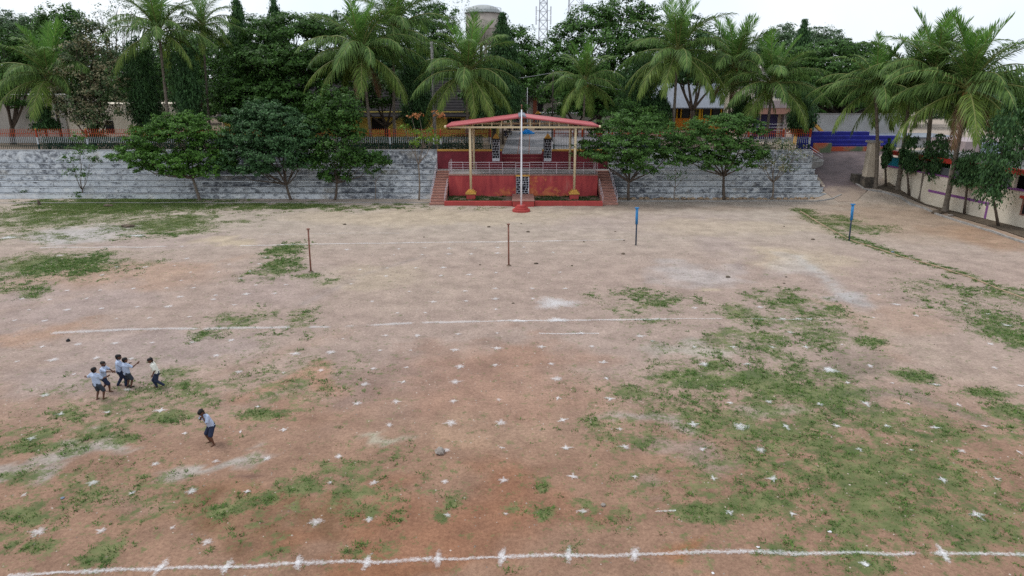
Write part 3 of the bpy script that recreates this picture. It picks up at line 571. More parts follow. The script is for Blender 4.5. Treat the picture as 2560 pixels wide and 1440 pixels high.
stand('mould-stained whitewashed stepped stand on the left of the stage', -66, -7.75, [])
gR = stand('pale whitewashed stepped stand between stage and ramp on the right', 9.95, 30.9, [])
random.seed(8)
rub = MB(); 
rock_meshes = []
for s in range(5):
    bm = bmesh.new(); bmesh.ops.create_icosphere(bm, subdivisions=2, radius=1)
    for v in bm.verts: v.co *= 1 + random.uniform(-.22, .18); v.co.z *= .75
    me = bpy.data.meshes.new('stone'); bm.to_mesh(me); bm.free(); me.materials.append(M['stone_tan']); rock_meshes.append(me)
x = 10.6
while x < 30.7:                                      # rubble footing showing under the right stand
    o = link('stone', random.choice(rock_meshes), gR); sx = random.uniform(.16, .34)
    o.location = Vector((x, SY0 - .10 - random.uniform(0, .12), .02 + random.uniform(0, .06))) - gR.location; o.scale = (sx, .2, random.uniform(.10, .2)); o.rotation_euler = (random.uniform(-.3, .3), 0, random.uniform(0, 6))
    o.rotation_euler.z = random.uniform(-.5, .5); x += sx * random.uniform(1.3, 2.6)
# low kerbs on the field edge
def kerb(label, pts, wd, h, m='concrete', name='kerb'):
    k = MB(); vs = []
    P = []
    for a, b in zip(pts[:-1], pts[1:]):
        n = max(1, int((b - a).length / .8)); P += [a.lerp(b, i / n) for i in range(n)]
    P.append(pts[-1])
    for i, p in enumerate(P):
        d = (P[min(i + 1, len(P) - 1)] - P[max(i - 1, 0)]); d.z = 0; d.normalize(); nrm = Vector((-d.y, d.x, 0)) * wd / 2; z = fz(p.x, p.y) if p.y < 66 or p.x > 30 else 0
        j = random.uniform(-.015, .015)
        for q, zz in ((-nrm, -.15), (-nrm, h + j), (nrm, h + j), (nrm, -.15)): vs.append((p.x + q.x, p.y + q.y, z + zz))
    n = len(P); fs = [(0, 1, 2, 3), tuple((n - 1) * 4 + c for c in (3, 2, 1, 0))]
    for i in range(n - 1):
        for c in range(4): a = i * 4 + c; b = i * 4 + (c + 1) % 4; fs.append((a, a + 4, b + 4, b))
    k.add(vs, fs); o = k.build(name, m); return tag(o, label, 'kerb')
kerb('thin pale kerb along the foot of the left stand', [Vector((-64, 63.5, 0)), Vector((-7.8, 63.5, 0))], .10, .06)
kerb('low earth-coloured kerb along the foot of the right stand', [Vector((10.0, 64.4, 0)), Vector((30.9, 64.4, 0)), Vector((32.0, 65.1, 0))], .16, .10)
kerb('narrow kerb curving across the earth at the right of the field', [terrain(*p) for p in KP], .12, .05, 'stone_tan')
kerb('concrete edging below the palms beside the cream building', [terrain(*p) for p in [(2138,458),(2160,474),(2205,480),(2250,493),(2310,522),(2345,537),(2400,556),(2480,580),(2570,612)]], .22, .12)
DP = [(2190,470),(2250,487),(2310,512),(2400,545),(2480,568),(2570,598)]
m = MB(); vs = []
for p in DP:
    a = terrain(*p); vs += [(a.x, a.y, a.z + .035 + .02), (a.x + 2.2, a.y + 1.5, float(hz(a.x + 2.2, a.y + 1.5)) + .06)]
m.add(vs, [(2 * i, 2 * i + 2, 2 * i + 3, 2 * i + 1) for i in range(len(DP) - 1)]); tag(m.build('planting_bed', 'soil'), 'dark leaf-littered soil strip under the palms', kind='structure')

# ------------------------------------------------------------------ the stage
SX0, SX1, DZ, SYF, SYB = -6.18, 8.37, 2.36, 65.85, 70.6
st = thing('stage_platform', 'raised stage with peeling red front wall between the stands', 'stage', (1.1, 65.85, 0))
m = MB(); m.box(SX0, SX1, SYF, SYF + .3, -.3, DZ - .08); m.build('front_wall', 'peel', st, bevel=.01)
m = MB(); m.box(SX0 - .03, SX1 + .03, SYF - .06, SYF + .34, DZ - .08, DZ + .03); m.build('edge_coping', 'step_red', st, bevel=.015)
m = MB(); m.box(SX0, SX1, SYF + .34, SYB - .02, DZ - .3, DZ); m.box(-7.7, SX0, 69.2, SYB - .02, DZ - .35, DZ - .004); m.box(SX1, 9.9, 69.2, SYB - .02, DZ - .35, DZ - .004)
m.box(OX0, OX1, SYB - .02, 71.1, DZ - .3, DZ - .006); m.build('deck', 'concrete', st)
m = MB(); m.box(SX0 + .01, SX0 + .25, SYF + .3, 69.2, -.3, DZ - .31); m.build('side_wall', 'red', st)
m = MB(); m.box(SX1 - .25, SX1 - .01, SYF + .3, 69.2, -.3, DZ - .31); m.build('side_wall', 'red', st)
m = MB(); m.box(SX0 - .1, .0, 61.9, 62.3, -.3, .42); m.build('planter_kerb', 'red', st, bevel=.02)
m = MB(); m.box(2.1, SX1 + .05, 61.9, 62.3, -.3, .42); m.build('planter_kerb', 'red', st, bevel=.02)
m = MB(); m.box(SX0, SX1, 62.3, SYF - .002, -.3, .27); m.build('planter_soil', 'terrace', st)
# grass in the planter strip
n = 9000; X = rng.uniform(SX0 + .1, SX1 - .1, n); Y = rng.uniform(62.5, 65.75, n); k = (fbm(X * 1.3, Y * 1.3, 5) > .42) & ~((X > -.6) & (X < 2.1)); X, Y = X[k], Y[k]; n = len(X)
a = rng.uniform(0, 6.28, n); p = np.stack([X, Y, np.full(n, .25)], -1); dv = np.stack([np.cos(a), np.sin(a), 0 * a], -1) * .035
tip = p + np.stack([rng.normal(0, .06, n), rng.normal(0, .06, n), rng.uniform(.06, .2, n)], -1)
M['grass_deep'] = leaf_mat('deep_grass_blade', (0.025, 0.05, 0.016), (0.075, 0.115, 0.035), 0.25)
o = link('planter_grass', np_mesh('planter_grass', (np.stack([p - dv, p + dv, tip], 1) - np.array(st.location)).reshape(-1, 3), 3, 'grass_deep'), st); o['kind'] = 'stuff'

# back retaining walls with yellow coping
for label, x0, x1 in (('maroon retaining wall left of the stage steps', -7.75, OX0), ('maroon retaining wall right of the stage steps', OX1, 9.95)):
    g = thing('retaining_wall', label, 'wall', ((x0 + x1) / 2, SYB, 0), 'maroon walls behind the stage')
    m = MB(); m.box(x0, x1, SYB, 71.04, -.3, 4.16); m.build('wall_face', 'maroon', g)
    m = MB(); m.box(x0 + .003, x1 - .003, SYB - .05, 71.2, 4.16, 4.32); m.build('coping', 'yellow_trim', g, bevel=.02)
# central stage steps
g = thing('stage_steps', 'dark red steps rising from the stage to the paved path', 'steps', (1.04, 71.1, DZ))
for k in range(4):
    z1 = DZ + (TZ - DZ) * (k + 1) / 4; y0 = 71.1 + k * .31
    m = MB(); m.box(OX0 + .01, OX1 - .01, y0, 72.34, DZ - .3 + k * .01, z1); s_ = m.build('step', 'maroon', g)
    m = MB(); m.box(OX0 + .02, OX1 - .02, y0 - .02, y0 + .05, z1 - .03, z1 + .006); m.build('nosing', 'nosing', s_)
for x0, x1 in ((OX0 - .5, OX0 + .008), (OX1 - .008, OX1 + .5)):
    m = MB(); m.box(x0 if x0 < OX0 else x0, x1, 71.05, 72.4, 2.0, TZ + .12); m.build('cheek_wall', 'maroon', g)

# side staircases with handrails
def stairs(label, x0, x1, side):
    g = thing('staircase', label, 'staircase', ((x0 + x1) / 2, 62.3, 0), 'worn red stairs at both ends of the stage')
    n = 13
    for k in range(n):
        z1 = DZ * (k + 1) / n; y0 = 62.3 + k * .53
        m = MB(); m.box(x0 - .12 * (1 - k / n), x1 + .12 * (1 - k / n), y0, y0 + .58 if k < n - 1 else 69.2, -.2 if k == 0 else z1 - .5, z1)
        s_ = m.build('step', 'step_red', g)
        m = MB(); m.box(x0 - .11 * (1 - k / n), x1 + .11 * (1 - k / n), y0 - .02, y0 + .06, z1 - .04, z1 + .005); m.build('nosing', 'nosing', s_)
    for x in (x0 - .03, x1 + .03):
        m = MB()
        inner = (x > (x0 + x1) / 2) == (side < 0)
        ya, yb = (62.4, 65.6) if inner else (62.4, 69.1)
        f = lambda y: DZ * (y - 62.3) / 6.9
        for dz in (.45, .9): m.tube([(x, ya, f(ya) + dz), (x, yb, f(yb) + dz)], .022, 6)
        m.build('handrail', 'steel', g)
        for y in np.arange(ya, yb + .01, (yb - ya) / (2 if inner else 4)):
            m = MB(); m.tube([(x, y, f(y) - .1), (x, y, f(y) + .92)], .022, 6); m.build('rail_post', 'steel', g)
stairs('worn red staircase at the left end of the stage', -7.6, -6.32, -1)
stairs('worn red staircase at the right end of the stage', 8.52, 9.8, 1)

# stage railing
g = thing('stage_railing', 'pale steel railing along the front edge of the stage', 'railing', (1.1, 65.95, DZ))
BX0, BX1 = .36, 1.70
path_ = [(SX0 + .05, 69.1), (SX0 + .05, 66.0), (BX0, 66.0), (BX0, 65.6), (BX1, 65.6), (BX1, 66.0), (SX1 - .05, 66.0), (SX1 - .05, 69.1)]
for i, h in enumerate((1.18, .94, .70, .47, .23)):
    m = MB(); mid = h - .08 if i == 0 else h
    m.tube([(x, y, DZ + h - (.10 if i == 0 and 2 <= j <= 5 and False else 0)) for j, (x, y) in enumerate(path_)], .028 if i == 0 else .016, 6); m.build('rail', 'steel', g)
pm = MB(); pm.tube([(0, 0, 0), (0, 0, 1.18)], .022, 6); pm = pm.mesh('rail_post', 'steel')
for x in [SX0 + .05, SX0 + .3] + list(np.linspace(SX0 + 1.4, BX0, 5)) + list(np.linspace(BX1, SX1 - 1.4, 5)) + [SX1 - .3, SX1 - .05]:
    o = link('rail_post', pm, g, Vector((x, 66.0, DZ)) - g.location)
for x in (BX0, BX1): link('rail_post', pm, g, Vector((x, 65.6, DZ)) - g.location)
for x in (SX0 + .05, SX1 - .05):
    for y in (67.5, 69.1): link('rail_post', pm, g, Vector((x, y, DZ)) - g.location)

# brick pedestal in the middle of the stage front
def bricks(g, x0, x1, z0, z1, y, rows, bw, mj=.035, axis='x', face=-1):
    h = (z1 - z0) / rows; rnd = random.Random(rows * 7 + int(abs(x0) * 10))
    for r_ in range(rows):
        x = x0 + mj / 2 - (bw * .5 if r_ % 2 else 0)
        while x < x1 - .03:
            wd = bw * rnd.uniform(.75, 1.2); a, b = max(x, x0 + .02), min(x + wd, x1 - .02)
            if b - a > .06:
                m = MB()
                if axis == 'x': m.box(a, b - mj, y - .02, y + .04, z0 + r_ * h + mj / 2, z0 + (r_ + 1) * h - mj / 2)
                else: m.box(y - .02 if face < 0 else y - .04, y + .04 if face < 0 else y + .02, a, b - mj, z0 + r_ * h + mj / 2, z0 + (r_ + 1) * h - mj / 2)
                m.build('brick', 'brick_black', g)
            x += wd
g = thing('brick_pedestal', 'black brick pedestal with white joints projecting from the red stage front', 'pedestal', (1.02, 65.5, .3))
m = MB(); m.box(.40, 1.66, 65.5, 65.84, .2, DZ - .12); m.build('core', 'mortar', g)
m = MB(); m.box(.34, 1.72, 65.42, 65.78, DZ - .12, DZ + .02); m.build('cap', 'yellow_trim', g, bevel=.02)
bricks(g, .40, 1.66, .45, DZ - .14, 65.5, 8, .32)
m = MB(); m.ball((1.03, 65.5, 1.15), (.27, .05, .2), 14, 8); m.build('plaque', 'brick_black', g, True)
m = MB(); m.box(.05, 2.05, 61.5, 65.49, -.2, .5); m.build('plinth', 'red', g, bevel=.03)
m = MB(); m.box(.02, 2.08, 61.47, 65.48, .5, .56); m.build('plinth_cap', 'step_red', g, bevel=.02)

# flagpole on round red steps
FX, FY = .82, 59.2
g = thing('flagpole', 'white flagpole on round red steps in front of the stage', 'flagpole', (FX, FY, 0))
for r_, z0, z1 in ((.80, -.2, .20), (.60, .2, .38), (.42, .38, .56)):
    m = MB(); m.disc((FX, FY), r_, r_ - .015, z0, z1, 36); m.build('round_step', 'red', g, bevel=.02)
m = MB(); m.tube([(FX, FY, .5), (FX, FY, 3), (FX, FY, 6), (FX, FY, 8.75)], [.08, .075, .06, .045], 12); m.build('pole', 'white_paint', g, True)
m = MB(); m.tube([(FX, FY, 8.75), (FX, FY, 9.05)], [.03, .02], 8); m.ball((FX, FY, 9.1), .07); m.build('finial', 'rust', g, True)

# canopy
CA0, CA1, CYF, CYB, BZ = -3.92, 5.93, 64.1, 69.9, 6.92
g = thing('stage_canopy', 'rose-red gabled canopy roof on cream steel columns over the stage', 'canopy', (1.0, 67, 0))
for x, y, base in ((CA0, CYF, 1), (CA1, CYF, 1), (CA0, CYB, 0), (CA1, CYB, 0)):
    z0 = 1.15 if base else DZ - .02
    m = MB(); m.tube([(x, y, z0), (x, y, BZ)], .12, 12); c_ = m.build('column', 'cream_steel', g, True)
    if base:
        m = MB(); m.box(x - .42, x + .42, y - .42, y + .42, .2, .78); m.build('pedestal', 'red', g, bevel=.02)
        for k, (hw, z, z2) in enumerate(((.50, .78, .92), (.38, .92, 1.05), (.26, 1.05, 1.18))):
            m = MB(); m.box(x - hw, x + hw, y - hw, y + hw, z, z2); m.build('pedestal_tier', 'yellow_trim', g, bevel=.02)
RX0, RXM, RX1, RZE, RZP = -6.14, .95, 8.09, 7.12, 7.98
RYF, RYB = 63.6, 69.95
for y in (CYF, CYB):
    m = MB(); m.box(RX0 + .25, RX1 - .25, y - .07, y + .07, BZ - .02, BZ + .15); m.build('tie_beam', 'cream_steel', g)
    for x in np.arange(RX0 + 1.6, RX1 - 1.2, .89):
        zt = RZE + (RZP - RZE) * (1 - abs(x - RXM) / 7.1) - .07
        if zt - BZ - .15 > .05:
            m = MB(); m.box(x - .035, x + .035, y - .03, y + .03, BZ + .15, zt); m.build('strut', 'cream_steel', g)
    for x0, x1, a, b in ((RX0, RXM, RZE, RZP), (RXM, RX1, RZP, RZE)):
        m = MB(); m.prism([(x0, y - .05, a - .12), (x1, y - .05, b - .12), (x1, y - .05, b - .02), (x0, y - .05, a - .02)], None, (0, .1, 0)); m.build('rafter', 'cream_steel', g)
for x in (CA0, CA1):
    m = MB(); m.box(x - .05, x + .05, CYF + .08, CYB - .08, BZ + .02, BZ + .12); m.build('side_beam', 'cream_steel', g)
def roof_side(x0, z0, x1, z1):
    vs = []; n = 40
    for i in range(n + 1):                                          # ribs run down the slope
        y = RYF + (RYB - RYF) * i / n; h = (.03 if i % 4 == 0 else 0)
        vs += [(x0, y, z0 + h), (x1, y, z1 + h), (x0, y, z0 - .05), (x1, y, z1 - .05)]
    fs = []
    for i in range(n):
        a = i * 4; fs += [(a, a + 4, a + 5, a + 1), (a + 2, a + 3, a + 7, a + 6), (a, a + 2, a + 6, a + 4), (a + 1, a + 5, a + 7, a + 3)]
    fs += [(0, 1, 3, 2), (n * 4, n * 4 + 2, n * 4 + 3, n * 4 + 1)]
    m = MB(); m.add(vs, fs); return m
ro = roof_side(RX0, RZE, RXM - .01, RZP).build('roof_sheet', 'roof_red', g)
roof_side(RXM + .01, RZP, RX1, RZE).build('roof_sheet', 'roof_red', g)
for x0, a, x1, b in ((RX0, RZE, RXM, RZP), (RXM, RZP, RX1, RZE)):
    m = MB(); m.tube([(x0, RYF - .02, a - .05), (x1, RYF - .02, b - .05)], .095, 10); m.build('rolled_fascia', 'roof_red', g, True)
m = MB(); m.prism([(RXM - .34, RYF - .16, RZP - .10), (RXM, RYF - .16, RZP + .02), (RXM + .34, RYF - .16, RZP - .10), (RXM + .34, RYF - .16, RZP + .04), (RXM, RYF - .16, RZP + .14), (RXM - .34, RYF - .16, RZP + .04)], None, (0, 6.7, 0)); m.build('ridge_cap', 'sheet_grey', g)
for x, zz in ((RX0, RZE), (RX1, RZE)):
    m = MB(); m.ball((x, RYF - .02, zz - .05), .13, 10, 8); m.build('fascia_end', 'cream_steel', g, True)

# gate pillars
def gate_pillar(label, x, y, z0, z1, hw, rows, bw):
    g = thing('gate_pillar', label, 'pillar', (x, y, z0), 'black brick gate pillars on the path')
    m = MB(); m.box(x - hw, x + hw, y - hw, y + hw, z0 - .3, z1); m.build('core', 'mortar', g)
    bricks(g, x - hw, x + hw, z0, z1, y - hw, rows, bw)
    m_, s_ = (x + hw, 1) if x < 1 else (x - hw, -1)
    bricks(g, y - hw, y + hw, z0, z1, m_, rows, bw, axis='y', face=-s_)
    m = MB(); m.box(x - hw - .05, x + hw + .05, y - hw - .05, y + hw + .05, z1, z1 + .13); m.build('cap_slab', 'brick_black', g)
    for k in range(4):
        q = hw * (.85 - k * .2); m = MB(); m.box(x - q, x + q, y - q, y + q, z1 + .13 + k * .12, z1 + .25 + k * .12); m.build('cap_tier', 'yellow_trim', g)
    m = MB(); m.tube([(x, y, z1 + .6), (x, y, z1 + .85)], [.04, .01], 6); m.build('finial', 'brick_black', g)
hy = 70.85
gate_pillar('black brick gate pillar with stepped yellow cap left of the stage steps', at(1240, 380, hy).x, hy, 3.45, 5.3, .38, 7, .29)
gate_pillar('black brick gate pillar with stepped yellow cap right of the stage steps', at(1369, 380, hy).x, hy, 3.45, 5.3, .38, 7, .29)
gate_pillar('distant black brick pillar left of the far path gate', at(1291, 310, 110).x, 110, TZ, 6.0, .5, 5, .36)
gate_pillar('distant black brick pillar right of the far path gate', at(1345, 310, 110).x, 110, TZ, 6.0, .5, 5, .36)

# blue flag base on the path
bx = at(1318, 330, 101).x
g = thing('flag_base', 'bright blue round base with thin white pole on the path', 'flagpole', (bx, 101, TZ))
for r_, z0, z1 in ((1.1, 0, .22), (.75, .22, .42), (.45, .42, .6)):
    m = MB(); m.disc((bx, 101), r_, r_, TZ + z0, TZ + z1, 28); m.build('round_step', 'sky_blue', g, bevel=.02)
m = MB(); m.tube([(bx, 101, TZ + .5), (bx, 101, 10.4)], [.05, .035], 8); m.build('pole', 'white_paint', g, True)

# ------------------------------------------------------------------ fences on the stand coping
def picket_mesh():
    m = MB(); w_ = .017
    for i, (a, b) in enumerate(((0, .62), (.62, 1.25), (1.25, 1.98))): m.box(-w_, w_, -w_, w_, a, b, 2 - i)
    m.add([(-w_ * 1.6, -w_, 1.95), (w_ * 1.6, -w_, 1.95), (w_ * 1.6, w_, 1.95), (-w_ * 1.6, w_, 1.95), (0, 0, 2.10)], [(0, 1, 4), (1, 2, 4), (2, 3, 4), (3, 0, 4)], 0)
    return m.mesh('picket', ['picket_orange', 'picket_white', 'picket_green'])
def fpost_mesh():
    m = MB(); w_ = .075
    for a, b, i in ((-.3, .5, 2), (.5, 1.2, 1), (1.2, 2.0, 0)): m.box(-w_, w_, -w_, w_, a, b, i)
    m.add([(-w_, -w_, 2.0), (w_, -w_, 2.0), (w_, w_, 2.0), (-w_, w_, 2.0), (0, 0, 2.12)], [(0, 1, 4), (1, 2, 4), (2, 3, 4), (3, 0, 4)], 3)
    return m.mesh('fence_post', ['picket_red', 'picket_white', 'picket_green', 'yellow_trim'])
PKM, FPM = picket_mesh(), fpost_mesh()
PKM_R = PKM.copy(); PKM_R.materials[0] = M['picket_red']
def fence(label, x0, x1, z, posts, step=.2, pk=PKM, y=71.28):
    g = thing('picket_fence', label, 'fence', ((x0 + x1) / 2, y, z), 'red and white picket fences above the stands')
    x = x0
    while x <= x1:
        if min(abs(x - p) for p in posts) > .1: link('picket', pk, g, Vector((x, y, z)) - g.location)
        x += step
    for p in posts: link('fence_post', FPM, g, Vector((p, y, z)) - g.location)
    for h, mm in ((.30, 'picket_green'), (1.55, 'picket_red')):
        m = MB(); m.box(x0, x1, y + .025, y + .06, z + h, z + h + .05); m.build('rail', mm, g)
def fx(px): return at(px, 345, 71.28).x
fence('long red and white picket fence above the left stand', fx(-25), fx(1086), 4.32, [fx(p) for p in (-20, 93, 217, 343, 470, 595, 720, 848, 975, 1084)])
fence('short picket fence left of the stage gate pillar', fx(1090), fx(1226), 4.32, [fx(1102), fx(1226)], .17, PKM_R)
fence('short picket fence right of the stage gate pillar', fx(1384), fx(1522), 4.32, [fx(1385), fx(1455), fx(1521)], .17, PKM_R)
fence('red and white picket fence above the right stand', fx(1526), fx(2026), 4.32, [fx(p) for p in (1530, 1650, 1770, 1870, 1958, 2025)], .2)

# ------------------------------------------------------------------ goal and net posts on the field
def rust_post(label, base, top):
    b = terrain(*base); b.z = fz(b.x, b.y); h = 2.62
    g = thing('net_post', label, 'post', b, 'rusty net posts')
    lean = at(*top, b.y).x - b.x
    m = MB(); m.tube([b + Vector((0, 0, -.3)), b + Vector((lean * .5, 0, h * .5)), b + Vector((lean, 0, h))], [.055, .05, .05], 10); m.build('pole', 'rust', g, True)
    m = MB(); m.disc((b.x + lean, b.y), .10, .10, b.z + h, b.z + h + .06, 14); m.build('top_plate', 'rust', g)
    m = MB(); m.disc((b.x, b.y), .22, .12, b.z - .08, b.z + .07, 14); m.build('footing', 'terrace', g)
rust_post('thin rusty post standing by the turf patch, left of the flagpole', (777, 680), (770, 568))
rust_post('thin rusty post standing on bare earth in front of the flagpole', (1272, 665), (1271, 556))
def blue_post(label, base, top):
    b = terrain(*base); b.z = fz(b.x, b.y); h = 2.62
    g = thing('blue_post', label, 'post', b, 'blue-topped net posts')
    lean = max(-.12, min(.12, at(*top, b.y).x - b.x))
    m = MB(); m.tube([b + Vector((0, 0, -.3)), b + Vector((lean, 0, h))], .055, 10); m.build('pole', 'post_dark', g, True)
    m = MB(); m.tube([b + Vector((lean * .58, 0, h * .58)), b + Vector((lean, 0, h))], .095, 12); m.build('sleeve', 'post_blue', g, True)
    m = MB(); m.box(b.x + lean - .14, b.x + lean + .14, b.y - .1, b.y + .1, b.z + h, b.z + h + .07); m.build('top_plate', 'post_blue', g, bevel=.01)
blue_post('blue-topped post standing in front of the right staircase', (1590, 613), (1593, 513))
blue_post('blue-topped post standing on the kerb line below the ramp', (2123, 602), (2129, 506))

# ------------------------------------------------------------------ buildings
def window(g, x0, x1, y, z0, z1, frame='yellow_bright', pane='glass', bars=1):
    m = MB(); m.box(x0, x1, y - .03, y + .05, z0, z1); wn = m.build('window', frame, g)
    n = bars + 1
    for i in range(n):
        a = x0 + .05 + (x1 - x0 - .05) * i / n; b = x0 + (x1 - x0 - .05) * (i + 1) / n
        m = MB(); m.box(a, b, y - .045, y - .032, z0 + .05, z1 - .05); m.build('pane', pane, wn)
# long yellow building with dark tiled roof, left behind the fence
YB = 94.0
x0, x1 = at(560, 300, YB).x, at(1245, 300, YB).x
g = thing('yellow_building', 'long low ochre-yellow building under a dark tiled roof behind the trees', 'building', ((x0 + x1) / 2, YB, TZ))
m = MB(); m.box(x0, x1, YB, YB + 10, TZ - .2, 7.2); m.build('wall', 'yellow_wall', g)
for k in range(13):
    a = k / 13; b = (k + 1) / 13 + .02
    m = MB(); ya, yb = YB - .7 + a * 6.6, YB - .7 + b * 6.6; za, zb = 6.45 + a * 4.6, 6.45 + b * 4.6
    m.prism([(x0 - .6, ya, za + .02), (x0 - .6, yb, zb - .06), (x0 - .6, yb, zb + .06), (x0 - .6, ya, za + .14)], None, (x1 - x0 + 1.2, 0, 0)); m.build('tile_course', 'tile', g)
m = MB(); m.prism([(x0 - .58, YB + 5.9, 10.9), (x0 - .58, YB + 13, 6.6), (x0 - .58, YB + 13, 6.75), (x0 - .58, YB + 5.9, 11.1)], None, (x1 - x0 + 1.1, 0, 0)); m.build('rear_roof', 'tile', g)
for px in (600, 680, 760, 840, 945, 1045, 1135, 1195):
    xc = at(px, 310, YB).x
    m = MB(); m.box(xc - .9, xc + .9, YB - .02, YB + .1, TZ + 1.1, 6.3); m.build('window', 'dark', g)
for px in (560, 720, 880, 990, 1090, 1165, 1235):
    xc = at(px, 310, YB).x; m = MB(); m.tube([(xc, YB - .45, TZ), (xc, YB - .45, 6.6)], .09, 8); m.build('veranda_post', 'cream_steel', g)
# pale wall building at far left
YP = 86.0
x0, x1 = at(-40, 280, YP).x, at(415, 280, YP).x
g = thing('pale_building', 'stained pale plaster building with flat top at the far left', 'building', ((x0 + x1) / 2, YP, TZ))
m = MB(); m.box(x0, at(160, 280, YP).x, YP, YP + 8, TZ - .2, 9.3); m.build('wall', 'pale_wall', g)
m = MB(); m.box(at(160, 280, YP).x + .01, x1, YP + .3, YP + 8, TZ - .2, 8.4); m.build('wall', 'cream_wall', g)
m = MB(); m.box(x0 - .1, at(160, 280, YP).x + .1, YP - .12, YP + 8.1, 9.3, 9.5); m.build('parapet_cap', 'concrete', g)
m = MB(); m.box(at(255, 280, YP).x, at(275, 280, YP).x, YP + .22, YP + .4, TZ + 1.2, 6.4); m.build('window', 'dark', g)
m = MB(); m.box(at(362, 280, YP).x, at(385, 280, YP).x, YP + .22, YP + .4, TZ + 1.2, 6.2); m.build('window', 'dark', g)
# boundary wall behind the far gate
g = thing('boundary_wall', 'off-white compound wall with dark coping behind the path', 'wall', (8, 110, TZ))
m = MB(); m.box(at(1350, 300, 110).x, at(1660, 300, 110).x, 110.6, 110.9, TZ - .2, 6.2); m.build('wall', 'pale_wall', g)
m = MB(); m.box(at(1350, 300, 110).x - .05, at(1660, 300, 110).x + .05, 110.5, 111, 6.2, 6.4); m.build('coping', 'white_paint', g)
# brick house beyond the far gate
YH = 116
g = thing('brick_house', 'small red brick house with dark tiled roof beyond the far gate', 'house', (at(1340, 260, YH).x, YH, TZ))
xa, xb = at(1302, 260, YH).x, at(1392, 260, YH).x
m = MB(); m.box(xa, xb, YH, YH + 5, TZ - .2, 8.6); m.build('wall', 'pale_wall', g)
m = MB(); m.box(at(1333, 260, YH).x, at(1342, 260, YH).x, YH - .3, YH, TZ - .2, 8.5); m.build('brick_pier', 'brick_red', g)
m = MB(); m.box(at(1305, 260, YH).x, at(1312, 260, YH).x, YH - .25, YH, TZ - .2, 8.5); m.build('brick_pier', 'brick_red', g)
m = MB(); m.box(at(1344, 260, YH).x, at(1358, 260, YH).x, YH - .06, YH, TZ, 7.8); m.build('door', 'dark', g)
for k in range(7):
    a, b = k / 7, (k + 1) / 7 + .03; m = MB()
    m.prism([(xa - .5, YH - 1 + a * 4, 8.5 + a * 2.4), (xa - .5, YH - 1 + b * 4, 8.5 + b * 2.4 - .08), (xa - .5, YH - 1 + b * 4, 8.5 + b * 2.4), (xa - .5, YH - 1 + a * 4, 8.62 + a * 2.4)], None, (xb - xa + 1, 0, 0)); m.build('tile_course', 'tile', g)
# orange classroom block on the right
YO = 110.0
x0, x1 = at(1640, 290, YO).x, at(1822, 290, YO).x
g = thing('orange_building', 'orange and yellow classroom block with grey sheet roof behind the right stand', 'building', ((x0 + x1) / 2, YO, TZ))
m = MB(); m.box(x0, x1, YO + .1, YO + 8, TZ - .2, 7.4); m.build('wall', 'dark', g)
m = MB(); m.box(x0, x1, YO - .05, YO + .09, TZ - .2, 5.5); m.build('dado', 'orange_wall', g)
m = MB(); m.box(x0, x1, YO - .06, YO + .09, 7.0, 7.25); m.build('lintel', 'yellow_bright', g)
for px in (1660, 1692, 1702, 1726, 1755, 1776, 1802):
    xc = at(px, 290, YO).x; m = MB(); m.box(xc - .08, xc + .08, YO - .08, YO + .09, 5.5, 7.0); m.build('mullion', 'yellow_bright', g)
for px in (1680, 1714, 1766, 1790):
    xc = at(px, 290, YO).x; m = MB(); m.box(xc - .55, xc + .55, YO - .02, YO + .06, 5.52, 6.98); m.build('pane', 'glass', g)
xc = at(1739, 290, YO).x
m = MB(); m.box(xc - .78, xc + .78, YO - .14, YO - .02, TZ - .1, 7.2); m.build('door_surround', 'yellow_bright', g)
m = MB(); m.box(xc - .46, xc + .46, YO - .19, YO - .141, TZ, 6.9); d_ = m.build('door', 'door_green', g)
for i in (0, 1):
    for j in (0, 1):
        m = MB(); m.box(xc - .38 + i * .42, xc - .04 + i * .42, YO - .205, YO - .191, 5.85 + j * .5, 6.28 + j * .5); m.build('pane', 'glass', d_)
n_ = 60; vs = []; fs = []
for i in range(n_ + 1):
    x = x0 - .6 + (x1 - x0 + 1.2) * i / n_; h = .05 if i % 2 else 0
    vs += [(x, YO - 1.3, 7.15 + h), (x, YO + 6, 10.8 + h)]
for i in range(n_): fs.append((2 * i, 2 * i + 2, 2 * i + 3, 2 * i + 1))
m = MB(); m.add(vs, fs); m.build('roof_sheet', 'sheet_grey', g)
m = MB(); m.box(x0 - .6, x1 + .6, YO - 1.34, YO - 1.28, 7.0, 7.17); m.build('eave_board', 'sheet_grey', g)
# two-storey cream building
YT = 92.0
x0, x1 = at(1818, 280, YT).x, at(1962, 280, YT).x
g = thing('cream_house', 'two-storey cream building with mauve band and navy ground-floor doors', 'building', ((x0 + x1) / 2, YT, TZ))
m = MB(); m.box(x0 + 1.6, x1, YT, YT + 7, TZ - .2, 10.2); m.build('wall', 'cream_wall', g)
xm = at(1872, 280, YT).x
m = MB(); m.box(xm, x1 + .15, YT - 1.1, YT - .005, 7.75, 8.7); m.build('balcony_band', 'mauve', g, bevel=.03)
m = MB(); m.prism([(xm - .1, YT - 1.2, 7.1), (xm - .1, YT - 1.5, 7.0), (xm - .1, YT - 1.1, 7.73), (xm - .1, YT - .01, 7.73), (xm - .1, YT - .01, 7.1)], None, (x1 - xm + .4, 0, 0)); m.build('tiled_awning', 'terracotta', g)
for i in range(3):
    a = xm + .5 + i * 1.2; m = MB(); m.box(a, a + 1.0, YT - .06, YT - .002, TZ, 6.95); m.build('door', 'navy', g)
m = MB(); m.box(xm - .1, xm + .35, YT - 1.0, YT - .01, TZ - .2, 7.0); m.build('column', 'mauve', g)
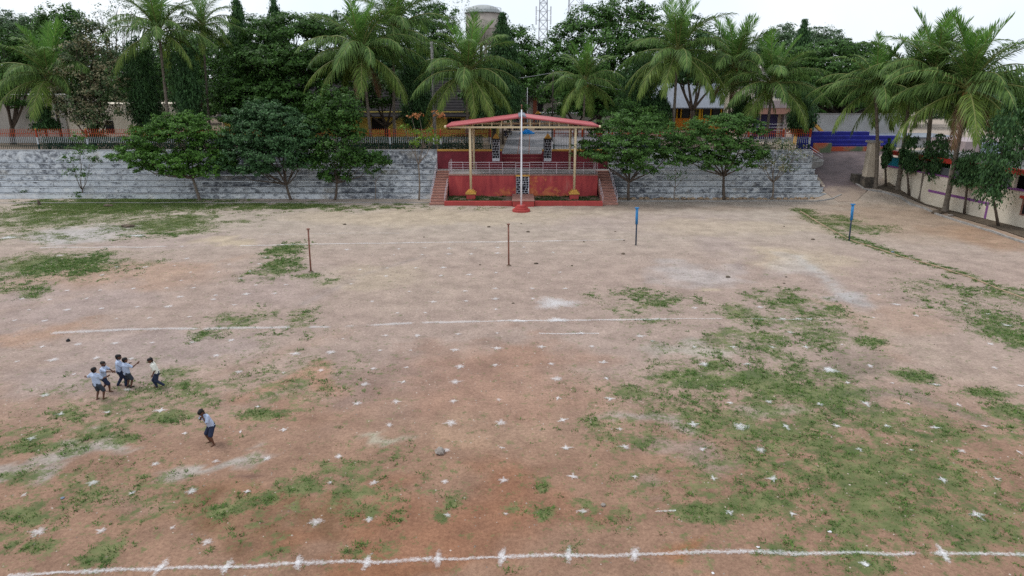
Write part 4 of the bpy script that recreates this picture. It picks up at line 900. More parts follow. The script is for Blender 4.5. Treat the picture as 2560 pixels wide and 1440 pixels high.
m = MB(); m.box(x1 - .4, x1 + .1, YT - 1.0, YT - .01, TZ - .2, 7.0); m.build('column', 'mauve', g)
for h in (1.2, 1.6, 2.0):
    m = MB(); m.tube([(xm + .4, YT - .95, TZ + h), (x1 - .4, YT - .95, TZ + h)], .025, 6); m.build('rail', 'white_paint', g)
for i in range(3):
    window(g, xm + .5 + i * 1.35, xm + 1.4 + i * 1.35, YT, 8.9, 9.9, 'white_paint')
m = MB(); m.box(x0 + 1.3, xm - .2, YT - .8, YT - .01, 7.0, 7.25); m.build('sun_shade', 'white_paint', g)
window(g, x0 + 1.9, x0 + 2.6, YT, 7.6, 9.2, 'white_paint')
m = MB(); m.box(at(1898, 160, YT + 2).x, at(1938, 160, YT + 2).x, YT + 2, YT + 5, 10.2, 12.6)
m.prism([(at(1898, 160, YT + 2).x - .1, YT + 1.8, 12.6), (at(1938, 160, YT + 2).x + .1, YT + 1.8, 12.6), (at(1932, 160, YT + 2).x, YT + 1.8, 13.9)], None, (0, 3.3, 0)); m.build('stair_tower', 'pale_wall', g)
m = MB(); m.box(x0 + 1.5, x1 + .2, YT - .15, YT + 7.1, 10.2, 10.4); m.build('roof_slab', 'concrete', g)

# blue stepped benches, mural wall and white wall at the top of the ramp
YM = 77.3
g = thing('mural_wall', 'low wall painted orange and green at the head of the ramp', 'wall', (at(2110, 375, YM).x, YM, 2.5))
m = MB(); m.box(at(2028, 375, YM).x, at(2072, 375, YM).x, YM - .6, YM - .3, 2.6, 4.45); m.build('wall', 'mural', g)
m = MB(); m.box(at(2072, 375, YM).x + .01, at(2240, 375, YM).x, YM, YM + .3, 2.6, 4.0); m.build('wall', 'mural', g)
g = thing('blue_bench_tier', 'royal blue stepped benches above the ramp', 'bench', (at(2110, 345, 79).x, 79, 3.5))
for k in range(4):
    y0 = YM + .32 + k * .85; m = MB()
    xr = at(2245, 345, y0).x if k < 3 else at(2172, 345, y0).x
    m.box(at(2000, 345, y0).x if k else at(2072, 345, y0).x, xr, y0, y0 + .84, 3.0, 4.25 + k * .40); m.build('bench_step', 'blue_bench', g, bevel=.02)
g = thing('white_wall', 'whitewashed compound wall behind the blue benches', 'wall', (at(2130, 310, 92).x, 92, 3.5))
m = MB(); m.box(at(1985, 310, 92).x, at(2250, 310, 92).x, 92, 92.3, 3.0, 6.9); m.build('wall', 'limewash', g)
m = MB(); m.box(at(1985, 310, 92).x, at(2250, 310, 92).x, 91.93, 92.38, 6.9, 7.05); m.build('coping', 'concrete', g)
g = thing('slide', 'yellow playground slide beside the white wall', 'slide', (at(2030, 315, 86).x, 86, 3.5))
a = at(2018, 296, 86); b = at(2062, 330, 86)
m = MB(); m.prism([(a.x, 86, a.z), (b.x, 86, b.z - .4), (b.x, 86, b.z), (a.x, 86, a.z + .4)], None, (0, .12, 0)); m.build('chute_side', 'yellow_trim', g)
m = MB(); m.prism([(a.x + .02, 86.13, a.z), (b.x + .02, 86.13, b.z - .36), (b.x + .02, 86.13, b.z - .25), (a.x + .02, 86.13, a.z + .1)], None, (0, .6, 0)); m.build('chute', 'terracotta', g)
m = MB(); m.box(a.x - 1.1, a.x, 85.95, 86.8, 3.2, a.z + .45); m.build('tower', 'yellow_trim', g)
m = MB(); m.prism([(a.x - .8, 85.94, 3.5), (a.x - .3, 85.94, 3.5), (a.x - .3, 85.94, a.z - .5), (a.x - .55, 85.94, a.z - .2), (a.x - .8, 85.94, a.z - .5)], None, (0, .03, 0)); m.build('arch_opening', 'dark', g)

# curved steps from ramp to terrace
g = thing('curved_steps', 'half-round concrete steps with handrail between ramp and terrace', 'steps', (30.95, 75.2, 2.3))
for k in range(4):
    m = MB(); m.disc((30.94, 74.4), 2.9 - k * .48, 2.9 - k * .48, 1.2, 2.95 + k * .27, 24, 0, -math.pi / 2, math.pi / 2); m.build('step', 'concrete', g, bevel=.02)
m = MB(); e = Vector((33.4, 73.3, 2.6)); s_ = Vector((31.1, 72.3, 3.8))
for h in (.9, .65): m.tube([s_ + Vector((0, 0, h)), e + Vector((0, 0, h))], .03, 6)
m.build('handrail', 'steel', g)
for p_ in (s_, e): m = MB(); m.tube([p_ + Vector((0, 0, -.2)), p_ + Vector((0, 0, .9))], .03, 6); m.build('rail_post', 'steel', g)
m = MB(); m.box(30.92, 31.4, 71.1, 72.7, 1.5, 4.1); m.build('end_block', 'stand', g, bevel=.02)

# gate pillar at the ramp and cream building on the right
p0 = terrain(2172, 468); p0.y += .3
g = thing('ramp_pillar', 'square grimy cream pillar with sooty base beside the ramp', 'pillar', p0)
m = MB(); m.box(p0.x - .62, p0.x + .62, p0.y - .5, p0.y + .5, p0.z - .4, p0.z + 1.0); m.build('plinth', 'soot', g, bevel=.04)
m = MB(); m.prism([(p0.x - .52, p0.y - .42, p0.z + 1.0), (p0.x + .52, p0.y - .42, p0.z + 1.0), (p0.x + .45, p0.y - .42, p0.z + 4.35), (p0.x - .45, p0.y - .42, p0.z + 4.35)], None, (0, .84, 0)); m.build('shaft', 'pillar', g, bevel=.04)
m = MB(); m.box(p0.x - .62, p0.x + .62, p0.y - .55, p0.y + .55, p0.z + 4.35, p0.z + 4.55); m.build('cap', 'concrete', g, bevel=.02)
g = thing('drain_box', 'small dark open drain chamber with pale pipe beside the ramp', 'drain', terrain(2142, 456))
q = g.location.copy()
m = MB(); m.box(q.x - .5, q.x + .42, q.y - .4, q.y + .5, q.z - .3, q.z + .85); m.build('chamber', 'soot', g, bevel=.03)
m = MB(); m.tube([(q.x + .3, q.y - .45, q.z - .1), (q.x + .3, q.y - .45, q.z + .95), (q.x + .7, q.y - .4, q.z + .98)], .05, 8); m.build('pipe', 'pipe', g, True)
# cream building: straight wall between two plan points
WA, WB = Vector((40.75, 46.2, 0)), Vector((38.05, 69.3, 0)); wd = (WB - WA); WL = wd.length; wd.normalize(); wn = Vector((wd.y, -wd.x, 0))   # wn points into the building
g = thing('cream_building', 'long cream building with red beam and open windows on the right', 'building', (WA + WB) / 2)
def wbox(name, m_, s0, s1, d0, d1, z0, z1, parent=g, bevel=0):
    a = WA + wd * s0 + wn * d0; b = WA + wd * s1 + wn * d0; m = MB()
    m.prism([(a.x, a.y, z0), (b.x, b.y, z0), (b.x, b.y, z1), (a.x, a.y, z1)], None, wn * (d1 - d0)); return m.build(name, m_, parent, bevel=bevel)
wbox('wall', 'cream_wall', 0, WL, 0, .3, -.4, 2.80)
wbox('sill', 'purple', 0, WL, -.06, .28, 2.80, 2.93)
wbox('interior', 'dark', 0, WL, 1.5, 1.7, -.4, 4.05)
wbox('beam', 'beam_red', 0, WL, -.10, .35, 4.02, 4.42)
wbox('roof_slab', 'concrete', .02, WL - .02, .36, 7, 4.1, 4.35)
for s in np.arange(.6, WL, 2.25):
    wbox('column', 'cream_wall', s, s + .28, .02, .3, 2.93, 4.02)
for s, mm in ((.95, 'grey_panel'), (3.2, 'grey_panel'), (7.7, 'grey_panel'), (9.9, 'grey_panel'), (12.2, 'grey_panel'), (14.4, 'grey_panel'), (16.7, 'dark'), (18.9, 'teal'), (21.1, 'teal')):
    wbox('shutter', mm, s, s + 1.85, .10, .16, 2.94, 3.8 if mm != 'grey_panel' else 3.6)
wbox('door_band', 'purple', 9.56, 16.5, -.02, .0, 1.22, 1.44); wbox('door_band', 'purple', 9.34, 9.56, -.02, .0, .0, 1.44)
wbox('low_window', 'terracotta', 3.4, 6.2, -.04, .0, 1.0, 2.3); wbox('low_window_pane', 'dark', 3.6, 6.0, -.06, -.041, 1.12, 2.2)
wbox('drip_band', 'beam_red', 3.2, 6.4, -.16, .0, 2.3, 2.5)
# white shed roofs beyond
g = thing('white_shed', 'white-walled shed with grey roof behind the red beam building', 'building', at(2270, 340, 82))
q = at(2270, 350, 82)
m = MB(); m.box(at(2205, 350, 82).x, at(2400, 350, 82).x, 82, 88, 2.5, 4.6); m.build('wall', 'limewash', g)
m = MB(); m.box(at(2205, 350, 82).x - .2, at(2400, 350, 82).x + .2, 81.7, 88.3, 4.6, 4.75); m.build('roof', 'sheet_grey', g)
g = thing('blue_tarp_shed', 'low grey shed with pale blue sheeting behind the palms', 'building', at(2460, 380, 72))
m = MB(); m.box(at(2410, 380, 72).x, at(2600, 380, 72).x, 72, 78, 0, 5.0); m.build('wall', 'mauve', g)
m = MB(); m.box(at(2450, 380, 72).x, at(2520, 380, 72).x, 71.85, 71.99, 3.8, 4.9); m.build('sheet', 'shirt_blue', g)

# ------------------------------------------------------------------ water tower, masts, poles
tx = at(1208, 60, 150).x
g = thing('water_tower', 'weathered round concrete water tower rising behind the trees', 'water tower', (tx, 150, TZ))
zt, zb = at(1208, 34, 150).z, at(1208, 112, 150).z
m = MB(); m.disc((tx, 150), 3.55, 3.55, zb, zt, 40); m.build('tank_wall', 'tank', g, True)
m = MB(); m.disc((tx, 150), 3.85, 3.85, zt, zt + .22, 40); m.build('rim', 'tank_top', g)
m = MB(); [m.disc((tx, 150), 3.6 * math.cos(a * .3), 3.6 * math.cos((a + 1) * .3), zt + .2 + 1.5 * math.sin(a * .3), zt + .2 + 1.5 * math.sin((a + 1) * .3), 40) for a in range(5)]; m.build('dome', 'tank_top', g)
m = MB(); m.disc((tx, 150), 3.7, 3.7, zb + 3.0, zb + 3.25, 40); m.build('band', 'tank', g)
for k in range(8):
    a = k * math.pi / 4 + .2; m = MB(); m.tube([(tx + 3.1 * math.cos(a), 150 + 3.1 * math.sin(a), TZ - .5), (tx + 3.1 * math.cos(a), 150 + 3.1 * math.sin(a), zb)], .28, 8); m.build('leg', 'tank', g)
m = MB(); 
for k in range(9): a = k * .16 - 1.1; m.tube([(tx + 3.75 * math.cos(a), 150 + 3.75 * math.sin(a), zt + .2), (tx + 3.75 * math.cos(a), 150 + 3.75 * math.sin(a), zt + 1.0)], .03, 5)
m.tube([(tx + 3.75 * math.cos(k * .16 - 1.1), 150 + 3.75 * math.sin(k * .16 - 1.1), zt + 1.0) for k in range(9)], .03, 5); m.build('guard_rail', 'mast', g)
def mast(label, px, Y, hw0, hw1, z0, z1, brackets):
    x = at(px, 60, Y).x; g = thing('lattice_mast', label, 'mast', (x, Y, TZ), 'lattice masts on the skyline')
    L = lambda z: hw0 + (hw1 - hw0) * (z - TZ) / (z1 - TZ)
    for sx in (-1, 1):
        for sy in (-1, 1):
            m = MB(); m.tube([(x + sx * hw0, Y + sy * hw0, TZ), (x + sx * hw1, Y + sy * hw1, z1)], .09, 5); m.build('leg', 'mast', g)
    z = z0
    while z < z1 - .1:
        h = L(z) * 2; z2 = min(z + h, z1); a, b = L(z), L(z2); m = MB()
        for sy in (-1, 1):
            m.tube([(x - a, Y + sy * a, z), (x + b, Y + sy * b, z2)], .045, 4); m.tube([(x + a, Y + sy * a, z), (x - b, Y + sy * b, z2)], .045, 4); m.tube([(x - b, Y + sy * b, z2), (x + b, Y + sy * b, z2)], .045, 4)
        for sx in (-1, 1):
            m.tube([(x + sx * a, Y - a, z), (x + sx * b, Y + b, z2)], .045, 4); m.tube([(x + sx * b, Y - b, z2), (x + sx * b, Y + b, z2)], .045, 4)
        m.build('bracing', 'mast', g); z = z2
    for zz, ww in brackets:
        for sx in (-1, 1):
            m = MB(); m.box(x + sx * ww - .18, x + sx * ww + .18, Y - 1.2, Y - .9, zz - 1.1, zz + 1.1); m.build('antenna', 'white_paint', g, bevel=.04)
            m = MB(); m.tube([(x + sx * L(zz), Y - .8, zz), (x + sx * ww, Y - 1.0, zz)], .05, 4); m.build('bracket', 'mast', g)
mast('slim lattice mast with antennas standing behind the canopy peak', 1358, 190, 1.5, .95, 12, 32, [(26.5, 1.9), (28.8, 1.9)])
mast('wide lattice mast partly hidden by the tree right of the slim mast', 1438, 200, 2.6, 1.75, 14, 36, [])
def upole(label, px, ytop, Y, r, m_, wires=None):
    a = at(px, ytop, Y); g = thing('utility_pole', label, 'pole', (a.x, Y, TZ)); m = MB(); m.tube([(a.x, Y, TZ - .2), (a.x, Y, a.z)], [r * 1.2, r], 10); m.build('pole', m_, g, True)
    if wires:
        m = MB(); m.box(a.x - .6, a.x + .6, Y - .05, Y + .05, a.z - .3, a.z - .2); m.build('crossarm', 'concrete', g)
    return a
upole('bare grey pole standing between two palms left of the canopy', 1079, 104, 77, .15, 'concrete')
pa = upole('thin dark utility pole left of the small palm behind the canopy', 1383, 178, 88, .08, 'bark_dark', 1)
for label, a, b, sag in (('thin overhead wire running left from the utility pole', pa + Vector((-.5, 0, -.25)), at(1100, 195, 90), .5), ('thin overhead wire running right from the utility pole', pa + Vector((.5, 0, -.25)), at(1640, 232, 90), .5)):
    m = MB(); m.tube([a.lerp(b, t / 14) - Vector((0, 0, sag * 4 * (t / 14) * (1 - t / 14))) for t in range(15)], .018, 4); tag(m.build('overhead_wire', 'mast', None), label, 'wire')

YS = 1.075
# ------------------------------------------------------------------ vegetation builders
def unit(v): return v / np.maximum(np.linalg.norm(v, axis=-1, keepdims=True), 1e-9)
def leaf_quads(c, nrm, size, aspect, rg, axis=None, jit=.9):
    n = len(c); nrm = unit(nrm + rg.normal(0, jit, (n, 3)) * .55)
    a = axis if axis is not None else rg.normal(0, 1, (n, 3)); a = unit(a - nrm * np.sum(a * nrm, -1, keepdims=True)); b = np.cross(nrm, a)
    s = (size * rg.uniform(.6, 1.35, n))[:, None]
    return np.stack([c - a * s * .5, c + b * s * aspect * .5 - a * s * .05, c + a * s * .5, c - b * s * aspect * .5 - a * s * .05], 1)
def crown_verts(lobes, rg, leaf=.22, clump=.5, per=38, dens=1.0, flat=.55, aspect=.6, fill=.25, droop=0.0):
    """lobes: (cx,cy,cz,rx,ry,rz)"""
    out = []
    for cx, cy, cz, rx, ry, rz in lobes:
        area = 4 * math.pi * ((rx * ry) ** 1.6 / 3 + (rx * rz) ** 1.6 / 3 + (ry * rz) ** 1.6 / 3) ** (1 / 1.6)
        n = max(3, int(area / (clump * clump * 2.6) * dens))
        d = unit(rg.normal(0, 1, (n * 2, 3))); d = d[d[:, 2] > -.55][:n]; n = len(d)
        u = np.where(rg.uniform(0, 1, n) < fill, rg.uniform(.3, .8, n), rg.uniform(.75, 1.22, n))[:, None]
        cc = np.array((cx, cy, cz)) + d * u * np.array((rx, ry, rz))
        cr = clump * rg.uniform(.6, 1.35, n)
        rep = np.repeat(np.arange(n), per); k = len(rep)
        off = rg.normal(0, .48, (k, 3)); off[:, 2] *= flat
        p = cc[rep] + off * cr[rep][:, None]
        nr = d[rep] * .6 + np.array((0, 0, .7)) + off * .5
        ax = None
        if droop: ax = np.array((0, 0, -1.0)) * droop + d[rep] * .5 + rg.normal(0, .35, (k, 3)); nr = d[rep] + rg.normal(0, .3, (k, 3))
        out.append(leaf_quads(p, nr, leaf, aspect, rg, ax))
    return np.concatenate(out).reshape(-1, 3)
def limb(m, a, b, r0, r1, rnd, bend=.12, n=6, seg=5):
    a, b = Vector(a), Vector(b); L = (b - a).length; pts = []
    o = Vector((rnd.uniform(-1, 1), rnd.uniform(-1, 1), rnd.uniform(-.2, .5))) * L * bend
    for i in range(seg + 1):
        t_ = i / seg; pts.append(a.lerp(b, t_) + o * math.sin(math.pi * t_) * .8)
    m.tube(pts, [r0 + (r1 - r0) * i / seg for i in range(seg + 1)], n)
def tree(name, label, base, lobes, leafm, bark='bark', r=.14, fork=.4, seed=1, group=None, cat='tree', **kw):
    rg = np.random.default_rng(seed); rnd = random.Random(seed); base = Vector(base)
    g = thing(name, label, cat, base, group)
    top = Vector((sum(l[0] for l in lobes) / len(lobes), sum(l[1] for l in lobes) / len(lobes), min(l[2] for l in lobes)))
    fk = base.lerp(Vector((base.x + (top.x - base.x) * .4, base.y, top.z)), fork)
    m = MB(); limb(m, base - Vector((0, 0, .15)), fk, r * 1.25, r * .85, rnd, .06, 9)
    for l in lobes:
        e = Vector(l[:3]); mid = fk.lerp(e, .55) + Vector((0, 0, -.1 * (e - fk).length)); rr = r * .55
        limb(m, fk - Vector((0, 0, .05)), mid, rr * 1.2, rr * .7, rnd, .08, 6, 4); limb(m, mid, e, rr * .7, rr * .2, rnd, .08, 5, 4)
        for q in range(4):
            d = Vector((rnd.uniform(-1, 1), rnd.uniform(-1, 1), rnd.uniform(-.2, .8))); t_ = e + Vector((d.x * l[3] * .8, d.y * l[4] * .8, d.z * l[5] * .8))
            limb(m, mid.lerp(e, rnd.uniform(.1, .8)), t_, rr * .35, rr * .08, rnd, .08, 4, 3)
    m.build('trunk', bark, g, True)
    v = crown_verts(lobes, rg, **kw) - np.array(base)
    o = link('crown', np_mesh('crown', v, 4, leafm), g); o['kind'] = 'stuff'
    return g
def lobes_px(Y, L):
    Y = Y * YS if Y > 63 else Y + 3.4
    """(px,py,rx,ry,dY) in photo pixels at distance Y -> lobes"""
    out = []
    for px, py, rx, ry, dy in L:
        c = at(px, py, Y + dy); k = depth(c.y, c.z) / F
        out.append((c.x, c.y, c.z, rx * k, rx * k * .85, ry * k))
    return out

# ---- coconut palms: every frond is a part
def frond_mesh(L, e0, droop, hang, vee, seed, mats):
    rnd = random.Random(seed); n = 12; pts = [Vector((0, 0, 0))]; angs = []
    for i in range(n):
        s = (i + .5) / n; a = e0 - droop * s ** 1.25; angs.append(a); pts.append(pts[-1] + Vector((math.cos(a), 0, math.sin(a))) * L / n)
    m = MB(); m.tube(pts, [.055 * (1 - .8 * i / n) for i in range(n + 1)], 4, 0, False)
    tw = rnd.uniform(-.25, .25)
    for i in range(56):
        s = .11 + .885 * i / 55; f_ = s * n; k = min(int(f_), n - 1); p = pts[k].lerp(pts[k + 1], f_ - k)
        t_ = (pts[k + 1] - pts[k]).normalized(); nn = Vector((-t_.z, 0, t_.x))
        for sd_ in (-1, 1):
            ll = L * .27 * (math.sin(math.pi * min(1, s * .80 + .16)) ** .55) * rnd.uniform(.7, 1.15)
            aa = R(62 - 34 * s) + rnd.uniform(-.1, .1); vv = vee + tw * sd_ + rnd.uniform(-.28, .28)
            d = (t_ * math.cos(aa) + (Vector((0, sd_, 0)) * math.cos(vv) + nn * math.sin(vv)) * math.sin(aa)).normalized()
            d1 = (d + Vector((0, 0, -hang * .35))).normalized(); d2 = (d + Vector((0, 0, -hang * 1.5)) + Vector((rnd.uniform(-.1, .1), rnd.uniform(-.1, .1), 0))).normalized()
            w_ = (t_ - d * t_.dot(d)).normalized() * .026 * (L / 4.6)
            q = p + d1 * ll * .45; e = q + d2 * ll * .55
            m.add([p - w_ * .6, p + w_ * .6, q + w_ * 1.15, q - w_ * 1.15, e], [(0, 1, 2, 3), (3, 2, 4)], 1)
    return m.mesh('frond', mats)
FR = {}
for cls, e0, dr, hg, ve, mm in (('up', 80, 30, .12, .45, 'frond_young'), ('high', 62, 66, .45, .3, 'frond_mid'), ('mid', 38, 80, .8, .1, 'frond_mid'), ('flat', 16, 70, 1.1, -.05, 'frond_mid'), ('low', -14, 60, .8, -.1, 'frond_old'), ('dead', -48, 38, .5, -.2, 'frond_dead')):
    FR[cls] = [frond_mesh(4.6 * random.Random(s).uniform(.92, 1.05), R(e0 + random.Random(s + 5).uniform(-6, 6)), R(dr), hg, ve, s * 13 + 1, ['rachis', mm]) for s in range(3)]
nutm = MB(); nutm.ball((0, 0, 0), (.13, .13, .16), 8, 6); nutm = nutm.mesh('coconut', 'coconut', smooth=True)
def palm(label, crown, Y, rad_px, seed, base=None, counts=(4, 6, 6, 6, 4, 0), nuts=0, lean=None, yb=None, wind=0.0, r=.15, group='coconut palms'):
    rnd = random.Random(seed); Y = Y * YS; yb = yb * YS if yb else None
    if base: b = terrain(*base) if yb is None else Vector((at(*base, yb).x, yb, TZ))
    else: b = Vector((at(crown[0] + (lean or 0), crown[1], Y).x, Y, TZ))
    c = at(*crown, b.y if base else Y); g = thing('coconut_palm', label, 'palm', b, group)
    m = MB(); n = 36; pts = []
    for i in range(n + 1):
        t_ = i / n; pts.append(Vector((b.x + (c.x - b.x) * t_ ** 1.5, b.y + (c.y - b.y) * t_, b.z - .15 + (c.z - b.z + .15) * t_)))
    m.tube(pts, [r * ((1.15 - .35 * i / n) * (1 + .07 * (i % 2)) + .6 * max(0, 1 - i / 3)) for i in range(n + 1)], 10); m.build('trunk', 'palm_bark', g)
    m = MB(); m.ball(c + Vector((0, 0, -.05)), (r * 1.5, r * 1.5, .45), 9, 6); m.build('crown_shaft', 'rachis', g, True)
    sc = rad_px / F * depth(c.y, c.z) / 3.45; counts = [int(round(q * 1.25)) if j < 5 else q for j, q in enumerate(counts)]
    az = rnd.uniform(0, 6.28); cc = c - b
    for cls, k in zip(('up', 'high', 'mid', 'flat', 'low', 'dead'), counts):
        for i in range(k):
            az += 2.399963 + rnd.uniform(-.25, .25); o = link('frond', rnd.choice(FR[cls]), g)
            a = az
            if wind: a = az + wind * math.sin(-az) * .8
            o.location = cc + Vector((math.cos(a) * .1, math.sin(a) * .1, {'up': .25, 'high': .18, 'mid': .08, 'flat': 0, 'low': -.1, 'dead': -.2}[cls]))
            o.rotation_euler = (rnd.uniform(-.22, .22), rnd.uniform(-.10, .10), a); s = sc * rnd.uniform(.88, 1.1) * {'up': .80, 'high': .92, 'dead': .66}.get(cls, 1.0); o.scale = (s, s, s)
    for i in range(nuts):
        a = rnd.uniform(0, 6.28); link('coconut', nutm, g, cc + Vector((math.cos(a) * .3, math.sin(a) * .3, -.25 - rnd.uniform(0, .35))))
    return g
palm('tall palm at far left leaning its low fronds before the pale building', (125, 192), 71, 115, 1, counts=(4, 6, 6, 6, 4, 0))
palm('tall palm with broad crown touching the top edge, left of the slim palm', (398, 82), 72, 110, 2, base=(420, 300), yb=70.5, counts=(5, 6, 6, 5, 4, 0))
palm('slim palm with bare leaning trunk left of the conical ashoka', (507, 66), 74, 78, 3, base=(521, 300), yb=74, counts=(3, 5, 5, 4, 3, 0), r=.12)
palm('big palm overlapping the dark spreading tree, left of the canopy', (903, 132), 70.5, 128, 4, counts=(4, 6, 6, 6, 6, 2), lean=12, nuts=5)
palm('palm with tall dark crown just behind the big left palm', (985, 78), 76, 118, 5, base=(985, 320), yb=76, counts=(5, 7, 6, 5, 2, 0))
palm('lush palm with drooping yellow-tipped fronds over the canopy left end', (1168, 182), 69.5, 118, 6, counts=(5, 6, 5, 6, 7, 0), lean=-3, nuts=8)
palm('small palm with coconuts behind the right half of the canopy', (1462, 205), 72, 86, 7, counts=(5, 5, 4, 5, 5, 0), nuts=9, r=.11)
palm('tall palm with yellowish skirt in front of the orange classroom block', (1694, 132), 71, 118, 8, base=(1683, 320), yb=71, counts=(5, 6, 5, 5, 7, 0), nuts=4)
palm('upright palm right of the tall yellow-skirted palm', (1836, 165), 73, 108, 9, base=(1818, 320), yb=72.5, counts=(6, 6, 5, 5, 4, 2), nuts=6)
palm('bright palm before the two-storey cream building', (1932, 212), 70.5, 112, 10, base=(1918, 320), yb=70, counts=(4, 5, 6, 6, 4, 0))
palm('palm with sagging fronds beside the ramp pillar', (2188, 222), 64, 120, 11, base=(2188, 470), counts=(3, 5, 6, 7, 3, 0), wind=.5, r=.16)
palm('second palm from the ramp in the row beside the cream building', (2278, 205), 61, 128, 12, base=(2243, 474), counts=(4, 6, 6, 6, 4, 0), wind=.6, r=.16)
palm('third palm from the ramp in the row beside the cream building', (2335, 182), 59, 132, 13, base=(2302, 502), counts=(5, 7, 6, 5, 4, 1), wind=.6, r=.18)
palm('nearest palm on the right with a brown dead frond hanging', (2422, 222), 56, 150, 14, base=(2362, 530), counts=(6, 7, 7, 6, 6, 2), nuts=6, wind=.5, r=.19)

# ---- young trees in front of the stands
tree('leafy_tree', 'bright green spreading tree with straight trunk before the left stand', terrain(500, 500), lobes_px(61.3, [(385,345,62,26,0),(455,330,70,34,.6),(335,385,58,20,-.4),(410,400,80,24,-.6),(500,385,62,28,.2),(535,420,44,26,-.3),(450,430,45,14,-.8),(300,392,30,10,0),(430,300,40,18,.8),(560,400,30,28,.2),(480,300,40,20,.9),(370,420,40,14,-.5),(520,345,50,30,.6)]),
     'leaf_bright', 'bark_pale', .13, .75, 101, 'young trees in front of the stands', leaf=.21, clump=.40, per=48, dens=.85, flat=.45)
tree('leafy_tree', 'dark green wide tree with forked trunk, middle of the left stand', terrain(729, 500), lobes_px(61.5, [(640,330,62,36,.5),(700,300,60,34,.8),(600,385,46,24,0),(680,385,70,30,-.5),(640,425,50,18,-.6),(745,360,46,36,0),(580,350,40,26,.4),(705,345,60,30,0),(755,410,40,20,-.4),(560,415,34,28,-.1),(775,335,44,40,.3),(660,275,44,24,.9),(610,300,40,24,.7)]),
     'leaf_blue', 'bark', .12, .5, 102, 'young trees in front of the stands', leaf=.22, clump=.45, per=56, dens=1.05, flat=.48)
tree('leafy_tree', 'tall dense dark tree left of the almond sapling', terrain(836, 500), lobes_px(62.0, [(835,270,60,44,.6),(800,320,52,40,.3),(870,330,46,44,.2),(835,390,64,40,-.3),(790,400,40,34,0),(890,400,36,30,-.2),(840,440,40,22,-.4),(920,395,40,18,-.2),(950,405,24,12,-.2),(860,290,40,30,.5)]),
     'leaf_dark', 'bark', .11, .7, 103, 'young trees in front of the stands', leaf=.23, clump=.45, per=44, dens=.85, flat=.65)
tree('sapling', 'thin bushy sapling at the left end of the left stand', terrain(203, 494), lobes_px(61.2, [(200,375,34,16,0),(175,395,20,10,.2),(225,400,20,9,0),(185,430,22,12,0),(215,440,16,10,0),(195,345,22,12,.1)]),
     'leaf_mid', 'bark_pale', .05, .35, 104, 'young trees in front of the stands', leaf=.17, clump=.34, per=26, dens=.6, flat=.55)
tree('sapling', 'small drooping sapling between dense tree and almond sapling', terrain(937, 500), lobes_px(61.2, [(940,408,26,18,0),(965,405,10,8,0),(925,430,13,10,0),(945,425,16,9,0)]),
     'leaf_dark', 'bark_pale', .035, .6, 105, 'young trees in front of the stands', leaf=.17, clump=.3, per=26, dens=.7)
tree('almond_sapling', 'slender leaning sapling with orange top leaves beside the left stairs', terrain(1047, 501), lobes_px(61.0, [(1060,355,34,12,0),(1030,330,18,10,.2),(1085,350,20,10,0),(1010,318,14,10,0),(1062,325,22,10,.3)]),
     'leaf_lime', 'bark_pale', .075, .62, 106, 'young trees in front of the stands', leaf=.22, clump=.36, per=15, dens=.6)
rg = np.random.default_rng(66); g = [o for o in C.objects if o.name.startswith('almond_sapling')][0]
v = crown_verts(lobes_px(61.0, [(1092,288,18,9,0),(1048,288,16,7,.1),(1030,292,8,5,0)]), rg, leaf=.26, clump=.36, per=8, dens=.8, aspect=.6) - np.array(g.location)
o = link('orange_leaves', np_mesh('orange_leaves', v, 4, 'leaf_orange'), g); o['kind'] = 'stuff'
m = MB(); rnd = random.Random(3); f_ = at(1060, 370, 64.4)
for q in ((1092, 290), (1048, 290), (1030, 294), (1085, 350)): limb(m, f_, at(*q, 64.4), .035, .012, rnd, .08, 5)
m.build('twig', 'bark_pale', g, True)
tree('leafy_tree', 'spreading green tree with forked trunk beside the right stairs', terrain(1572, 501), lobes_px(61.3, [(1580,310,74,30,.6),(1520,335,44,24,.2),(1640,335,66,28,.4),(1560,365,90,30,-.3),(1490,385,52,14,-.5),(1620,395,76,28,-.5),(1690,375,44,22,0),(1545,400,50,22,-.6),(1470,360,30,10,-.2),(1600,425,40,12,-.6)]),
     'leaf_mid', 'bark', .125, .60, 107, 'young trees in front of the stands', leaf=.20, clump=.40, per=46, dens=.72, flat=.40)
tree('sapling', 'bare twiggy sapling between the two spreading right-hand trees', terrain(1686, 501), lobes_px(61.2, [(1690,440,28,14,0),(1668,445,14,8,0),(1712,436,12,8,0),(1690,400,16,14,0)]),
     'leaf_mid', 'bark_pale', .05, .55, 108, 'young trees in front of the stands', leaf=.15, clump=.3, per=7, dens=.6)
tree('leafy_tree', 'wide layered green tree in the middle of the right stand', terrain(1811, 499), lobes_px(61.5, [(1800,310,74,24,.8),(1870,325,50,22,.6),(1740,335,52,22,.5),(1790,350,80,24,0),(1700,350,40,16,.2),(1850,375,58,24,-.3),(1760,390,60,28,-.5),(1820,405,62,26,-.5),(1890,390,34,18,-.2),(1720,395,32,18,-.2),(1840,300,40,14,.8)]),
     'leaf_mid', 'bark', .13, .62, 109, 'young trees in front of the stands', leaf=.20, clump=.40, per=46, dens=.72, flat=.40)
tree('leafy_tree', 'thin sparse tree with brownish twigs at the right end of the right stand', terrain(1929, 500), lobes_px(61.2, [(1940,360,40,14,.2),(1900,375,30,12,0),(1975,370,34,14,0),(1930,400,44,16,-.2),(1990,390,26,14,0),(1960,420,34,12,-.3),(1905,415,24,10,0)]),
     'leaf_teak', 'bark_pale', .085, .55, 110, 'young trees in front of the stands', leaf=.16, clump=.36, per=15, dens=.65)

